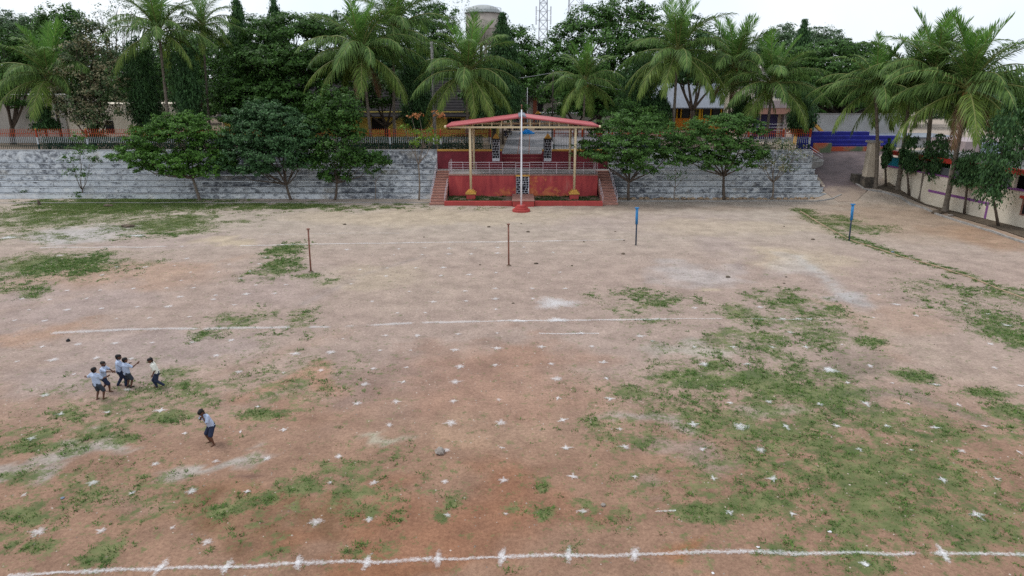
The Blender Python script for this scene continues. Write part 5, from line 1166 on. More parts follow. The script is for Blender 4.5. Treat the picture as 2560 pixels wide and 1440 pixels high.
# ---- trees on the terrace and beyond
def col_z(px, Y): return Vector((at(px, 300, Y * YS).x, Y * YS, TZ))
tree('rain_tree', 'huge dark spreading tree with layered crown on the left', col_z(720, 77), lobes_px(76, [(735,75,110,34,1),(640,110,70,36,1),(800,80,60,32,2),(690,150,120,38,-1),(600,185,66,38,0),(760,165,95,36,-1),(640,235,95,40,-2),(560,255,46,40,-1),(730,235,110,42,-2),(830,190,60,40,0),(690,290,110,36,-3),(600,300,60,30,-2),(790,285,70,36,-2),(850,115,30,20,2)]),
     'leaf_dark', 'bark_dark', .42, .35, 201, leaf=.30, clump=.72, per=64, dens=1.15, flat=.42)
tree('rain_tree', 'broad dark umbrella-shaped tree behind the white compound wall', col_z(2110, 88), lobes_px(88, [(2080,130,80,26,0),(2160,135,66,24,1),(2020,150,60,28,0),(2110,180,110,34,-2),(2200,170,50,34,0),(2050,215,80,36,-1),(2170,225,70,36,-2),(2000,200,50,30,1),(2110,250,70,26,-1),(2230,215,50,40,2)]),
     'leaf_dark', 'bark_dark', .55, .45, 202, leaf=.30, clump=.72, per=60, dens=1.15, flat=.4)
tree('teak_tree', 'grey-green tree speckled with tan blossom clusters at left, beside the far-left palm', col_z(225, 69.5), lobes_px(69.5, [(225,90,40,34,0),(190,120,36,30,.3),(260,150,44,36,.4),(200,180,48,36,-.3),(255,215,54,40,0),(195,245,50,40,-.4),(275,265,36,34,.2),(230,295,46,34,-.5),(170,275,30,26,0),(240,335,24,20,-.4),(205,70,22,16,0)]),
     'leaf_teak', 'bark', .2, .4, 203, leaf=.26, clump=.5, per=40, dens=.8, flat=.7)
def ashoka(label, px, ytop, ybot, wpx, Y, seed, name='ashoka_tree', base=None, shape=1.0, dens=1.0, leaf=.36, trunk_r=.12):
    Y = Y * YS if base is None else Y; rg = np.random.default_rng(seed); t_ = at(px, ytop, Y); bt = at(px, ybot, Y); k = depth(Y, bt.z) / F; Rw = wpx * k
    b = Vector((t_.x, Y, TZ)) if base is None else base
    g = thing(name, label, 'tree', b, 'drooping ashoka trees')
    hgt = t_.z - bt.z; nc = int((22 + Rw * hgt * 11) * dens); fc_ = rg.uniform(0, 1, nc) ** .75
    prof = np.clip(np.minimum(fc_ * 3.0 + .03, 1.0) * (.45 + .55 * fc_ ** .7), 0, 1) if shape == 1.0 else np.clip(np.sqrt(fc_ * 5) + .05, 0, 1) * (1 - .3 * np.clip(fc_ - .75, 0, 1) * 4)
    ac = rg.uniform(0, 2 * np.pi, nc); rc = Rw * prof * rg.uniform(.35, 1.05, nc)
    per = 52; n = nc * per; rep_ = np.repeat(np.arange(nc), per); sp = np.clip(Rw * .20, .12, .42) * (.45 + .55 * prof[rep_])
    a = ac[rep_]; d = np.stack([np.cos(a), np.sin(a), 0 * a], -1)
    p = np.stack([t_.x + d[:, 0] * rc[rep_] + rg.normal(0, 1, n) * sp, Y + d[:, 1] * rc[rep_] + rg.normal(0, 1, n) * sp, t_.z - hgt * fc_[rep_] - np.abs(rg.normal(0, 1, n)) * np.clip(hgt * .085, .25, .8) + .15], -1)
    v = leaf_quads(p, d + rg.normal(0, .4, (n, 3)), leaf, .34, rg, np.array((0, 0, -1.0)) + d * .45 + rg.normal(0, .25, (n, 3)), .5)
    o = link('crown', np_mesh('crown', (v - np.array(b)).reshape(-1, 3), 4, 'leaf_ashoka'), g); o['kind'] = 'stuff'
    m = MB(); m.tube([b - Vector((0, 0, .1)), Vector(((b.x + t_.x) / 2, Y, (b.z + bt.z) / 2)), Vector((t_.x, Y, bt.z)), Vector((t_.x, Y, t_.z - .3))], [trunk_r * 1.2, trunk_r, trunk_r * .9, .02], 8); m.build('trunk', 'bark', g, True)
    return g
ashoka('tall conical ashoka tree rising left of the huge spreading tree', 588, -12, 300, 44, 80, 1)
ashoka('pointed ashoka tops against the sky behind the spreading tree', 682, -10, 240, 40, 95, 2)
ashoka('columnar ashoka tree between the teak-like tree and the tall palm', 338, 92, 318, 40, 73, 3, shape=.9)
ashoka('narrow drooping ashoka tree below the slim palm', 446, 96, 300, 36, 71.5, 4, shape=.9)
ashoka('conical ashoka tree in front of the water tower', 1256, 34, 275, 48, 78, 5, dens=1.1)
ashoka('short dark ashoka shrub before the pale building wall', 100, 252, 322, 28, 70, 6)
ashoka('dark creeper-clad column tree right of the small coconut palm', 1600, 130, 312, 48, 76, 7, shape=.9)
ashoka('slim dark ashoka between orange block and cream building', 1856, 232, 318, 24, 74, 8, shape=.9)
ashoka('slim dark ashoka right of the cream building doors', 2018, 205, 326, 34, 74, 9, shape=.9)
ashoka('distant pointed ashoka top above the broad umbrella tree', 2013, 44, 200, 30, 100, 10)
ashoka('ashoka tree left of the tall yellow-skirted palm', 1655, 225, 320, 28, 74, 11)
ashoka('dark drooping ashoka hanging before the dark tiled roof, left of the bare pole', 1035, 140, 305, 40, 79, 12, shape=.9)
ashoka('dark ashoka column behind the left end of the canopy', 1222, 150, 300, 36, 80, 13, shape=.9)
# row of young ashoka trees against the cream building
for lab, tb, top, bot, wpx, pxo, sd in (('first young ashoka in the row, beside the ramp pillar palm', (2215, 466), 352, 412, 11, 8, 21), ('second young ashoka in the row beside the cream building', (2273, 490), 335, 425, 22, 10, 22), ('third young ashoka, leafy and dark, left of the nearest palm', (2340, 512), 335, 440, 32, 12, 23), ('fourth young ashoka right of the nearest palm', (2410, 537), 375, 465, 36, 26, 24), ('nearest young ashoka with crooked trunk at the right edge', (2497, 566), 262, 488, 42, 32, 25)):
    b = terrain(*tb); ashoka(lab, tb[0] + pxo, top, bot, wpx, b.y, sd, 'young_ashoka', b, .9, .9, .30, .10)

def bigtree(name, label, px, Y, L, leafm, r=.3, seed=1, bark='bark', **kw):
    return tree(name, label, col_z(px, Y), lobes_px(Y, L), leafm, bark, r, kw.pop('fork', .4), seed, 'trees on the skyline', **kw)
bt = dict(leaf=.34, clump=.8, per=54, dens=1.15, flat=.6)
bigtree('broad_tree', 'large green tree with rounded crowns right of the lattice masts', 1500, 92, [(1480,60,60,44,0),(1560,40,62,46,1),(1420,100,50,40,0),(1520,110,80,40,-2),(1610,60,40,40,1),(1390,150,50,40,0),(1470,170,80,40,-2),(1580,140,70,50,-1),(1430,220,70,40,-1),(1540,220,80,40,-2),(1640,110,40,40,2),(1360,190,34,34,1)], 'leaf_mid', .45, 301, **bt)
bigtree('broad_tree', 'dark green tree behind the tall yellow-skirted palm', 1730, 96, [(1710,80,50,40,0),(1770,110,50,34,0),(1680,130,50,40,0),(1750,160,70,40,-1),(1800,170,50,36,0),(1700,190,60,40,0)], 'leaf_blue', .35, 302, **bt)
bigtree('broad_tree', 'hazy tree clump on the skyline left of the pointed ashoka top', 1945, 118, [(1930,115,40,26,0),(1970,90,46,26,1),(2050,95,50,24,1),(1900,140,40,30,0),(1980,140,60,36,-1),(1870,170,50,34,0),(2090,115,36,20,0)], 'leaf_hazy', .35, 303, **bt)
bigtree('broad_tree', 'rounded green tree at the upper left corner', 150, 96, [(150,45,46,30,0),(120,80,40,30,0),(185,80,40,34,0),(150,120,60,40,-1),(90,140,50,40,0),(200,140,50,40,0)], 'leaf_mid', .3, 304, **bt)
bigtree('broad_tree', 'dark tree mass cut by the left picture edge', 20, 78, [(10,120,46,44,0),(40,180,46,40,0),(0,200,50,50,0),(60,120,40,40,1),(15,255,36,30,-1),(80,160,40,50,1)], 'leaf_dark', .3, 305, **bt)
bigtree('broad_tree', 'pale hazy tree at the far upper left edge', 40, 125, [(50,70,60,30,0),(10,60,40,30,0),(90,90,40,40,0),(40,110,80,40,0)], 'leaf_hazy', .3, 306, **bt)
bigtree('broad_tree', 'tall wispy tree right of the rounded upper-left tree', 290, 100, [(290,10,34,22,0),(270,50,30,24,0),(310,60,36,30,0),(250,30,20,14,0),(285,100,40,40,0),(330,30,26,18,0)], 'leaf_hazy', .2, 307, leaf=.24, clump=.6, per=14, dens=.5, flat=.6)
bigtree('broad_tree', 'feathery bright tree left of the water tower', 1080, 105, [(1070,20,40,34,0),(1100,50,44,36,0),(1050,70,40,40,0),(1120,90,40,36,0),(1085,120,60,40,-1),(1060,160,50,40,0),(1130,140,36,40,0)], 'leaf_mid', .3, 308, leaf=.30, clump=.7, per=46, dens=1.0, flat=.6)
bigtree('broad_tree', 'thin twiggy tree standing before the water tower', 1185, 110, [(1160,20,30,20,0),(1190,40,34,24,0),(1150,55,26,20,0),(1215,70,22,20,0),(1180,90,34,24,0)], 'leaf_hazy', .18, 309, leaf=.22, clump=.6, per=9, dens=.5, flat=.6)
bigtree('broad_tree', 'green tree right of the conical ashoka below the masts', 1315, 98, [(1300,100,34,30,0),(1330,130,36,34,0),(1300,160,40,40,-1),(1340,190,40,40,0),(1310,220,44,36,-1),(1280,90,20,20,0)], 'leaf_mid', .25, 310, **bt)
bigtree('broad_tree', 'dark background tree filling the gap behind the big left palm', 1000, 98, [(930,120,60,50,0),(1010,130,60,50,0),(960,190,70,44,0),(1060,200,70,50,0),(870,60,40,30,0),(1030,60,40,30,0),(1110,230,60,44,-1)], 'leaf_blue', .35, 311, **bt)
bigtree('broad_tree', 'dark background tree behind the slim palm', 500, 94, [(470,140,60,44,0),(540,150,50,50,0),(430,190,60,50,0),(510,220,70,44,-1),(380,170,50,50,0),(330,200,50,50,0)], 'leaf_dark', .35, 312, **bt)
bigtree('broad_tree', 'blue-green tree beyond the palms at the right edge', 2540, 84, [(2540,210,50,34,0),(2500,260,60,44,0),(2570,260,50,50,0),(2460,300,50,40,0)], 'leaf_hazy', .3, 313, **bt)
bigtree('broad_tree', 'tall leafy tree leaning into the right picture edge', 2575, 58, [(2555,330,40,50,0),(2575,280,40,40,0),(2545,390,36,36,0)], 'leaf_mid', .25, 314, **bt)
bigtree('broad_tree', 'dark shade tree hanging over the path behind the canopy', 1235, 84, [(1250,230,50,34,0),(1200,250,50,40,0),(1270,265,34,26,-1),(1225,285,46,24,-1)], 'leaf_dark', .3, 315, **bt)
bigtree('broad_tree', 'dark shady tree half hiding the tiled roof left of the bare pole', 965, 82, [(930,225,46,30,0),(985,210,44,34,0),(1040,240,30,26,0),(950,260,34,18,-1),(895,250,30,26,0)], 'leaf_dark', .25, 321, **bt)
bigtree('broad_tree', 'dark low tree behind the small coconut palm', 1440, 90, [(1400,240,50,30,0),(1470,255,60,30,0),(1540,250,50,40,0),(1500,280,50,16,-1),(1400,275,30,14,0)], 'leaf_dark', .3, 316, **bt)
bigtree('broad_tree', 'mid-green bushes behind the right side fence', 1590, 70.5, [(1560,270,36,22,0),(1610,285,40,22,0),(1650,300,30,16,0),(1540,300,26,18,0)], 'leaf_mid', .12, 317, leaf=.24, clump=.5, per=40, dens=.8)
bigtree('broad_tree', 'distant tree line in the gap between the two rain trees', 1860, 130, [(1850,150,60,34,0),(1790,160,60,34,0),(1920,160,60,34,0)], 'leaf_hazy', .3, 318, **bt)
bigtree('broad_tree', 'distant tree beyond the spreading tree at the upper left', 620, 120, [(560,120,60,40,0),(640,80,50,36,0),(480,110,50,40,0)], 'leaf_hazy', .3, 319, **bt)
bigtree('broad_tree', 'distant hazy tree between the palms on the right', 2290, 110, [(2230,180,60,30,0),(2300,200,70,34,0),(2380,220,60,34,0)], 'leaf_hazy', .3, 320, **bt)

rg = np.random.default_rng(9); lb = []
for px in range(-80, 2660, 46):
    top = np.interp(px, [0, 250, 600, 1000, 1400, 1800, 2000, 2200, 2350, 2600], [110, 120, 130, 120, 160, 165, 150, 170, 195, 200]) + rg.uniform(-12, 14)
    for q in range(4): lb.append((px + rg.uniform(-15, 15), top + 26 + q * 34, 44, 30, rg.uniform(-5, 5) - q * 2))
v = crown_verts(lobes_px(145, lb), rg, leaf=.62, clump=1.5, per=34, dens=1.1, flat=.6)
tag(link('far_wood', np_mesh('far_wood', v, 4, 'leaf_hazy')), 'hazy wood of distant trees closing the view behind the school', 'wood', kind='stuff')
lb = []
for px in range(-60, 2300, 60):
    if 1262 < px < 1400: continue
    for q in range(3): lb.append((px + rg.uniform(-20, 20), 205 + q * 36 + rg.uniform(-10, 10), 44, 28, rg.uniform(-3, 3)))
v = crown_verts(lobes_px(117, lb), rg, leaf=.5, clump=1.2, per=34, dens=1.0, flat=.6)
tag(link('tree_belt', np_mesh('tree_belt', v, 4, 'leaf_dark')), 'dark belt of massed trees behind the school buildings', 'wood', kind='stuff')
# hedges behind the fences
def hedge(label, x0, x1, z1, leafm='hedge', y0=72.2, y1=73.4, seed=1):
    rg = np.random.default_rng(seed); n = int((x1 - x0) * 420); X = rg.uniform(x0, x1, n)
    top = z1 + (fbm(X * 1.2, X * 0 + seed, seed) - .5) * .5; Z = TZ + (top - TZ) * rg.uniform(0, 1, n) ** .6; Yv = rg.uniform(y0, y1, n)
    v = leaf_quads(np.stack([X, Yv, Z], -1), np.stack([0 * X, -1 + 0 * X, .6 + 0 * X], -1), .17, .6, rg)
    b = Vector(((x0 + x1) / 2, (y0 + y1) / 2, TZ)); g = thing('hedge', label, 'hedge', b, 'hedges behind the fences')
    o = link('foliage', np_mesh('foliage', (v - np.array(b)).reshape(-1, 3), 4, leafm), g); o['kind'] = 'stuff'
hedge('dark clipped hedge behind the long left fence', fx(80), fx(1080), 5.45, seed=1)
hedge('dark hedge behind the short fence left of the gate', fx(1092), fx(1205), 5.6, seed=2)
hedge('dark hedge patch behind the right stand fence', fx(1500), fx(1660), 5.3, seed=3)
hedge('lime-green shrub glowing behind the left fence near the columnar ashoka', fx(280), fx(322), 6.5, 'leaf_lime', 74.5, 75.3, 4)

# weeds along the foot of the left stand
for label, px, py, s in (('dark bushy weed at the foot of the left stand near the frame edge', 70, 493, .55), ('leafy weed below the left sapling', 195, 496, .5), ('dark weed clump left of the bright tree', 300, 492, .45)):
    b = terrain(px, py); tree('weed', label, b, [(b.x, b.y, b.z + s * .7, s, s * .7, s * .6)], 'leaf_mid', 'bark', .02, .4, px, 'weeds below the left stand', 'plant', leaf=.15, clump=.25, per=26)

# ------------------------------------------------------------------ parked motorbikes by the path
def motorbike(label, px, py, ang):
    b = at(px, py, 84); b.z = TZ; b = ground(px, py, TZ)
    g = thing('motorbike', label, 'motorbike', b, 'motorbikes parked by the path'); ca, sa = math.cos(ang), math.sin(ang)
    T = lambda x, y, z: (b.x + x * ca - y * sa, b.y + x * sa + y * ca, b.z + z)
    for x in (-.62, .62):
        m = MB(); m.tube([T(x + .27 * math.cos(k * math.pi / 8), 0, .3 + .27 * math.sin(k * math.pi / 8)) for k in range(17)], .05, 6, 0, False); wh = m.build('wheel', 'black_rubber', g, True)
        m = MB(); m.tube([T(x, -.06, .3), T(x, .06, .3)], .09, 8); m.build('hub', 'steel', wh)
    m = MB(); m.tube([T(.62, 0, .3), T(.45, 0, .95), T(.1, 0, .8), T(-.35, 0, .62), T(-.62, 0, .3)], [.04, .05, .13, .09, .04], 8); m.build('frame', 'navy', g, True)
    m = MB(); m.tube([T(.15, 0, .85), T(-.1, 0, .88)], [.13, .1], 8); m.build('fuel_tank', 'navy', g, True)
    m = MB(); m.tube([T(-.1, 0, .86), T(-.75, 0, .84)], [.12, .09], 8); m.build('seat', 'black_rubber', g, True)
    m = MB(); m.tube([T(.4, -.35, 1.05), T(.45, 0, .98), T(.4, .35, 1.05)], .022, 6); m.build('handlebar', 'steel', g, True)
    m = MB(); m.ball(T(.56, 0, .9), .11, 8, 6); m.build('headlight', 'white_paint', g, True)
    m = MB(); m.box(b.x - .14, b.x + .14, b.y - .12, b.y + .12, b.z + .25, b.z + .55); m.build('engine', 'grey_panel', g, bevel=.04)
motorbike('motorbike parked at the left edge of the path, nearest the gate', 1262, 345, 2.0)
motorbike('motorbike parked at the left edge of the path, farther from the gate', 1272, 337, 2.1)

# ------------------------------------------------------------------ boys
def capsule(m, p0, r0, p1, r1, n=10):
    p0, p1 = Vector(p0), Vector(p1); d = (p1 - p0); d = d.normalized() if d.length > 1e-6 else Vector((0, 0, 1))
    P, Q = [], []
    for a in (-80, -50, -20): P.append(p0 + d * r0 * math.sin(R(a))); Q.append(max(.001, r0 * math.cos(R(a))))
    for a in (20, 50, 80): P.append(p1 + d * r1 * math.sin(R(a))); Q.append(max(.001, r1 * math.cos(R(a))))
    m.tube(P, Q, n)
def remesh(name, m, mats, parent, T, vox, smooth=3):
    me = bpy.data.meshes.new(name); me.from_pydata([tuple(T @ Vector(p)) for p in m.v], [], m.f); me.materials.append(M[mats])
    o = bpy.data.objects.new(name, me); C.objects.link(o)
    r_ = o.modifiers.new('r', 'REMESH'); r_.mode = 'VOXEL'; r_.voxel_size = vox; r_.use_smooth_shade = True
    s_ = o.modifiers.new('s', 'SMOOTH'); s_.iterations = smooth; s_.factor = .5
    dg = bpy.context.evaluated_depsgraph_get(); em = bpy.data.meshes.new_from_object(o.evaluated_get(dg)); em.name = name
    o.modifiers.clear(); o.data = em
    if not em.materials: em.materials.append(M[mats])
    o.parent = parent; return o
def hand(m, w_, tip_dir, palm_n, s, curl=.5):
    d = Vector(tip_dir).normalized(); nrm = Vector(palm_n); nrm = (nrm - d * nrm.dot(d)).normalized(); sd_ = d.cross(nrm)
    w_ = Vector(w_); 
    for k in (-1.2, -.4, .4, 1.2): capsule(m, w_, .016 * s, w_ + d * .055 * s + sd_ * .013 * k * s, .011 * s, 6)
    for k, L in ((-1.5, .038), (-.5, .046), (.5, .043), (1.5, .034)):
        a = w_ + d * .055 * s + sd_ * .0115 * k * s; b = a + (d + nrm * curl * .5) .normalized() * L * .55 * s; c = b + (d + nrm * curl * 1.6).normalized() * L * .5 * s
        capsule(m, a, .0085 * s, b, .008 * s, 6); capsule(m, b, .008 * s, c, .007 * s, 6)
    a = w_ + d * .012 * s - sd_ * .018 * s; b = a + (d * .6 - sd_ * .8).normalized() * .03 * s; c = b + (d + nrm * .3 - sd_ * .1).normalized() * .024 * s
    capsule(m, a, .010 * s, b, .009 * s, 6); capsule(m, b, .009 * s, c, .0075 * s, 6)
def boy(label, foot_px, H, face, pose, shirt, shorts, long_legs=False, shoes=None):
    """local x right, y forward, z up, unit = body height"""
    b = terrain(*foot_px); b.z = fz(b.x, b.y)
    g = thing('person', label, 'person', b, 'schoolboys on the field'); g.rotation_euler.z = 0
    T = Matrix.Rotation(face, 4, 'Z') @ Matrix.Scale(H, 4)
    V = Vector; hip = V(pose.get('hip', (0, 0, .50))); ls = pose.get('lean', (0, 0)); ch = hip + V((ls[0], ls[1], .30)); tw = pose.get('twist', 0)
    shw = V((.115 * math.cos(tw), .115 * math.sin(tw), 0)); shl, shr = ch - shw, ch + shw
    nk = ch + V((ls[0] * .3, ls[1] * .3, .045)); hd = nk + V(pose.get('head', (0, .01, .085))); hf = V(pose.get('look', (0, 1, 0))).normalized()
    body = MB()
    legs = []
    for sg, ft in ((-1, pose['fl']), (1, pose['fr'])):
        hp = hip + V((sg * .052, 0, -.02)); ank = V((ft[0], ft[1], ft[2] + .035)); mid = hp.lerp(ank, .5); L = .24
        gap = math.sqrt(max(0, L * L - (hp - mid).length ** 2)); fd = V(ft[3]).normalized() if len(ft) > 3 else V((0, 1, 0))
        kn = mid + fd * gap; legs.append((hp, kn, ank, fd))
        capsule(body, hp, .058, kn, .040); capsule(body, kn, .040, kn.lerp(ank, .35), .037); capsule(body, kn.lerp(ank, .35), .037, ank, .021)
        capsule(body, ank + V((0, 0, -.012)) - fd * .022, .020, ank + fd * .085 + V((0, 0, -.022)), .015)
        capsule(body, ank + fd * .06 + V((0, 0, -.022)), .019, ank + fd * .09 + V((0, 0, -.024)), .014)
    capsule(body, hip + V((-.045, 0, 0)), .068, hip + V((.045, 0, 0)), .068); capsule(body, hip, .075, ch + V((0, 0, -.06)), .080)
    capsule(body, shl + V((.03, 0, -.05)), .062, shr + V((-.03, 0, -.05)), .062); capsule(body, shl, .036, shr, .036)
    capsule(body, ch, .040, nk + V((0, 0, .03)), .032); capsule(body, nk, .03, hd, .034)
    up = V((0, 0, 1)); side = hf.cross(up).normalized(); hu = side.cross(hf).normalized()
    # head: skull, jaw, nose, ears
    capsule(body, hd - hf * .014 + hu * .012, .064, hd + hf * .014 + hu * .012, .062); capsule(body, hd + hf * .018 - hu * .02, .050, hd + hf * .030 - hu * .050, .034)
    capsule(body, hd + hf * .070 + hu * .004, .008, hd + hf * .082 - hu * .016, .012, 6)
    for sg in (-1, 1): capsule(body, hd + side * sg * .064 + hu * .008, .012, hd + side * sg * .066 - hu * .014, .010, 6)
    arms = []
    for sg, sh, el, ha in ((-1, shl, pose['el'], pose['hl']), (1, shr, pose['er'], pose['hr'])):
        e = sh + V(el); h_ = e + V(ha); arms.append((sh, e, h_))
        capsule(body, sh, .036, e, .026); capsule(body, e, .027, e.lerp(h_, .4), .025); capsule(body, e.lerp(h_, .4), .025, h_, .017)
        hand(body, h_, (h_ - e), (-sg * .8, .6, 0), 1.0)
    bo = remesh('body', body, 'skin', g, T, .0075, 2)
    top = MB(); capsule(top, hip + V((-.045, 0, -.01)), .086, hip + V((.045, 0, -.01)), .086); capsule(top, hip, .094, ch + V((0, 0, -.06)), .096)
    capsule(top, hip + V((-.05, 0, .02)), .078, ch + V((-.055, 0, -.05)), .070); capsule(top, hip + V((.05, 0, .02)), .078, ch + V((.055, 0, -.05)), .070)
    capsule(top, shl + V((.03, 0, -.05)), .075, shr + V((-.03, 0, -.05)), .075); capsule(top, shl, .047, shr, .047); capsule(top, ch, .052, nk + V((0, 0, -.012)), .042)
    for sh, e, h_ in arms: capsule(top, sh, .047, sh.lerp(e, .78), .050)
    remesh('shirt', top, shirt, g, T, .011, 3)
    bot = MB(); capsule(bot, hip + V((-.045, 0, -.015)), .088, hip + V((.045, 0, -.015)), .088); capsule(bot, hip + V((-.04, 0, .03)), .080, hip + V((.04, 0, .03)), .080)
    for hp, kn, ank, fd in legs:
        if long_legs: capsule(bot, hp, .070, kn, .054); capsule(bot, kn, .054, ank + V((0, 0, .01)), .040)
        else: capsule(bot, hp, .072, hp.lerp(kn, .86), .066)
    remesh('trousers' if long_legs else 'shorts', bot, shorts, g, T, .011, 3)
    hr_ = MB(); capsule(hr_, hd - hf * .022 + hu * .030, .070, hd + hf * .012 + hu * .034, .060); capsule(hr_, hd - hf * .035 + hu * .01, .062, hd - hf * .035 - hu * .03, .042); capsule(hr_, hd + hf * .03 + hu * .052, .040, hd + hf * .046 + hu * .046, .030)
    remesh('hair', hr_, 'hair', g, T, .010, 2)
    for sg in (-1, 1):
        e_ = MB(); e_.ball(T @ (hd + hf * .073 + side * sg * .026 + hu * .008), .0085 * H, 8, 6); ey = e_.build('eye', 'eye', None); ey.parent = g
        e_ = MB(); e_.ball(T @ (hd + hf * .080 + side * sg * .026 + hu * .008), .0048 * H, 6, 5); ey2 = e_.build('pupil', 'hair', None); ey2.parent = ey
    e_ = MB(); capsule(e_, T @ (hd + hf * .068 - hu * .036 - side * .018), .006 * H, T @ (hd + hf * .068 - hu * .036 + side * .018), .006 * H, 6); e_.build('mouth', 'lip', None).parent = g
    if shoes:
        for hp, kn, ank, fd in legs:
            s_ = MB(); capsule(s_, ank + V((0, 0, -.014)) - fd * .028, .026, ank + fd * .088 + V((0, 0, -.018)), .024); remesh('shoe', s_, shoes, g, T, .009, 2)
    g.location = b
    return g
BH = 1.23
# facing: 0 = away from the camera, positive = turning left
boy('boy seen from behind with elbow out, leftmost of the group', (250, 1000), BH, R(-14), dict(fl=(-.075, -.02, 0, (-.2, 1, 0)), fr=(.085, .05, 0, (.3, 1, 0)), lean=(-.02, .01), el=(-.12, -.02, -.10), hl=(-.115, .03, -.02), er=(.06, .05, -.14), hr=(.05, .13, .02), look=(.05, 1, 0), head=(-.005, .01, .085)), 'shirt_blue', 'shorts_grey')
boy('boy in light blue shirt stretching one arm out to the right', (266, 980), BH * .98, R(-82), dict(fl=(-.05, -.13, 0, (0, 1, 0)), fr=(.05, .13, 0, (0, 1, 0)), hip=(0, -.01, .485), lean=(0, .04), el=(-.05, .10, -.12), hl=(.02, .10, -.06), er=(.03, .13, -.07), hr=(.0, .165, -.01), look=(.35, .9, .0), head=(0, .02, .085)), 'shirt_blue', 'shorts_navy')
boy('tall boy standing close behind his friend, untucked pale shirt', (305, 966), BH * 1.03, R(-55), dict(fl=(-.09, -.09, 0, (0, 1, 0)), fr=(.07, .10, 0, (.2, 1, 0)), hip=(0, 0, .495), lean=(0, .02), el=(-.04, .03, -.15), hl=(.03, .12, -.03), er=(.03, .06, -.14), hr=(-.02, .13, -.0), look=(.1, 1, -.1), head=(.01, .02, .085)), 'shirt_blue', 'shorts_navy', True)
boy('boy from behind in slate shorts and dark shoes, hands raised in front', (323, 969), BH * .97, R(-22), dict(fl=(-.055, .0, 0, (-.1, 1, 0)), fr=(.065, .02, 0, (.2, 1, 0)), lean=(.01, .0), el=(-.03, .06, -.14), hl=(.04, .12, .05), er=(.09, .07, -.10), hr=(.075, .11, .09), look=(.3, 1, 0), head=(.005, .01, .085)), 'shirt_blue', 'shorts_grey', False, 'black_rubber')
boy('boy in cream-white shirt and long dark trousers walking towards the group', (398, 969), BH, R(118), dict(fl=(-.045, -.13, .035, (0, 1, -.2)), fr=(.045, .06, 0, (0, 1, 0)), hip=(0, 0, .49), lean=(0, .06), el=(-.05, -.02, -.155), hl=(.0, .07, -.13), er=(.05, -.04, -.155), hr=(.0, .05, -.14), look=(.0, 1, -.35), head=(0, .04, .078)), 'shirt_white', 'shorts_navy', True)
boy('lone boy bowing his head with a hand at his face, nearest the camera', (531, 1106), BH * 1.04, R(140), dict(fl=(-.14, .03, 0, (-.3, 1, 0)), fr=(.07, .02, 0, (.2, 1, 0)), hip=(0, -.03, .49), lean=(.01, .10), el=(-.03, .06, -.14), hl=(.085, .03, .13), er=(.03, .08, -.13), hr=(-.11, .02, .09), look=(-.1, 1, -.95), head=(0, .06, .062)), 'shirt_blue', 'shorts_navy')

# ------------------------------------------------------------------ lime-powder marks on the field
CROSS_B = [(153,1037),(270,1032),(401,1027),(645,1017),(462,1084),(601,1080),(710,1076),(2049,1012),(2164,1010),(2269,1010),(2395,1013),(1734,1061),(1853,1064),(1965,1065),(2091,1066),(2217,1066),(2338,1069),(2462,1066),(1755,1123),(2148,1125),(2278,1126),(2546,1130),(1784,1197),(1933,1197),(2357,1200),(2491,1200),(1823,1281),(1980,1286),(2442,1289),(2163,1410),(1826,1007),(1760,911),(1870,911),(2070,923),(2174,917),(2118,959),(2231,960),(2338,963),(1735,869),(1834,869),(1930,869),(2105,863),(2022,797),(1995,797),(2469,785),(2516,815),(2550,965),(1587,1193),(1395,995),(1525,997),(1407,1052),(1455,833),(1415,1120),(848,1140),(618,1229),(579,851),(1017,918),(1007,956),(1243,835),(1507,907),(1515,946),(1433,1195),(2014,869)]
CROSS_D = [(79,1097),(388,1159),(539,1155),(668,1146),(331,1232),(479,1230),(825,1208),(97,1332),(254,1328),(430,1320),(789,1306),(517,1355),(60,1240),(232,1207),(922,1300),(1118,1288),(1265,1285),(1457,1278),(935,1208),(1112,1205),(1260,1200),(1117,1128),(1255,1118),(1563,1117),(1252,1055),(1247,1000),(1133,1003),(990,1006),(893,1010),(1127,1058),(973,1063),(1550,1075),(913,962),(1138,955),(1393,948),(932,923),(1150,917),(1238,914),(1377,910),(950,877),(1027,876),(1137,875),(1242,872),(1353,868),(1480,867),(965,840),(1043,840),(1145,836),(1600,840),(1630,853),(857,847),(993,782),(1063,782),(1240,774),(930,755),(1083,755),(1165,753),(1238,748),(1332,748),(1023,730),(1095,731),(1162,728),(1238,722),(1330,722),(1413,722),(878,711),(965,691),(1103,690),(1173,687),(1240,683),(1322,683),(1400,681),(968,672),(1040,671),(1108,670),(900,675),(985,638),(1055,637),(1122,635),(1178,635),(1243,633),(1317,631),(1383,631),(1450,631),(867,624),(997,623),(1063,621),(1123,621),(1187,620),(1245,619),(1310,618),
 (467,647),(663,644),(573,662),(648,660),(292,668),(364,667),(437,665),(477,682),(547,681),(625,679),(255,687),(600,697),(453,703),(640,714),(714,713),(333,722),(416,721),(484,720),(168,727),(250,726),(450,743),(539,740),(615,737),(687,736),(55,749),(124,750),(217,747),(534,750),(343,768),(421,767),(586,764),(254,772),(168,775),(72,776),(292,798),(373,795),(474,792),(111,803),(37,802),(381,858),(289,860),(195,862),(106,868),(480,855),(134,900),(242,895),(329,897),(44,904),(739,885),(826,882),(803,927),(709,933),(598,930),(541,889),(185,938),(114,990),(2404,1128),(1902,1125),(1922,1004),(1958,797),(2184,793),(2291,790),(2476,861),(2197,738),(2241,762),(2415,759),(1900,768),(1975,831),(1738,770),(2486,921),(320,975),(215,640),(150,640)]
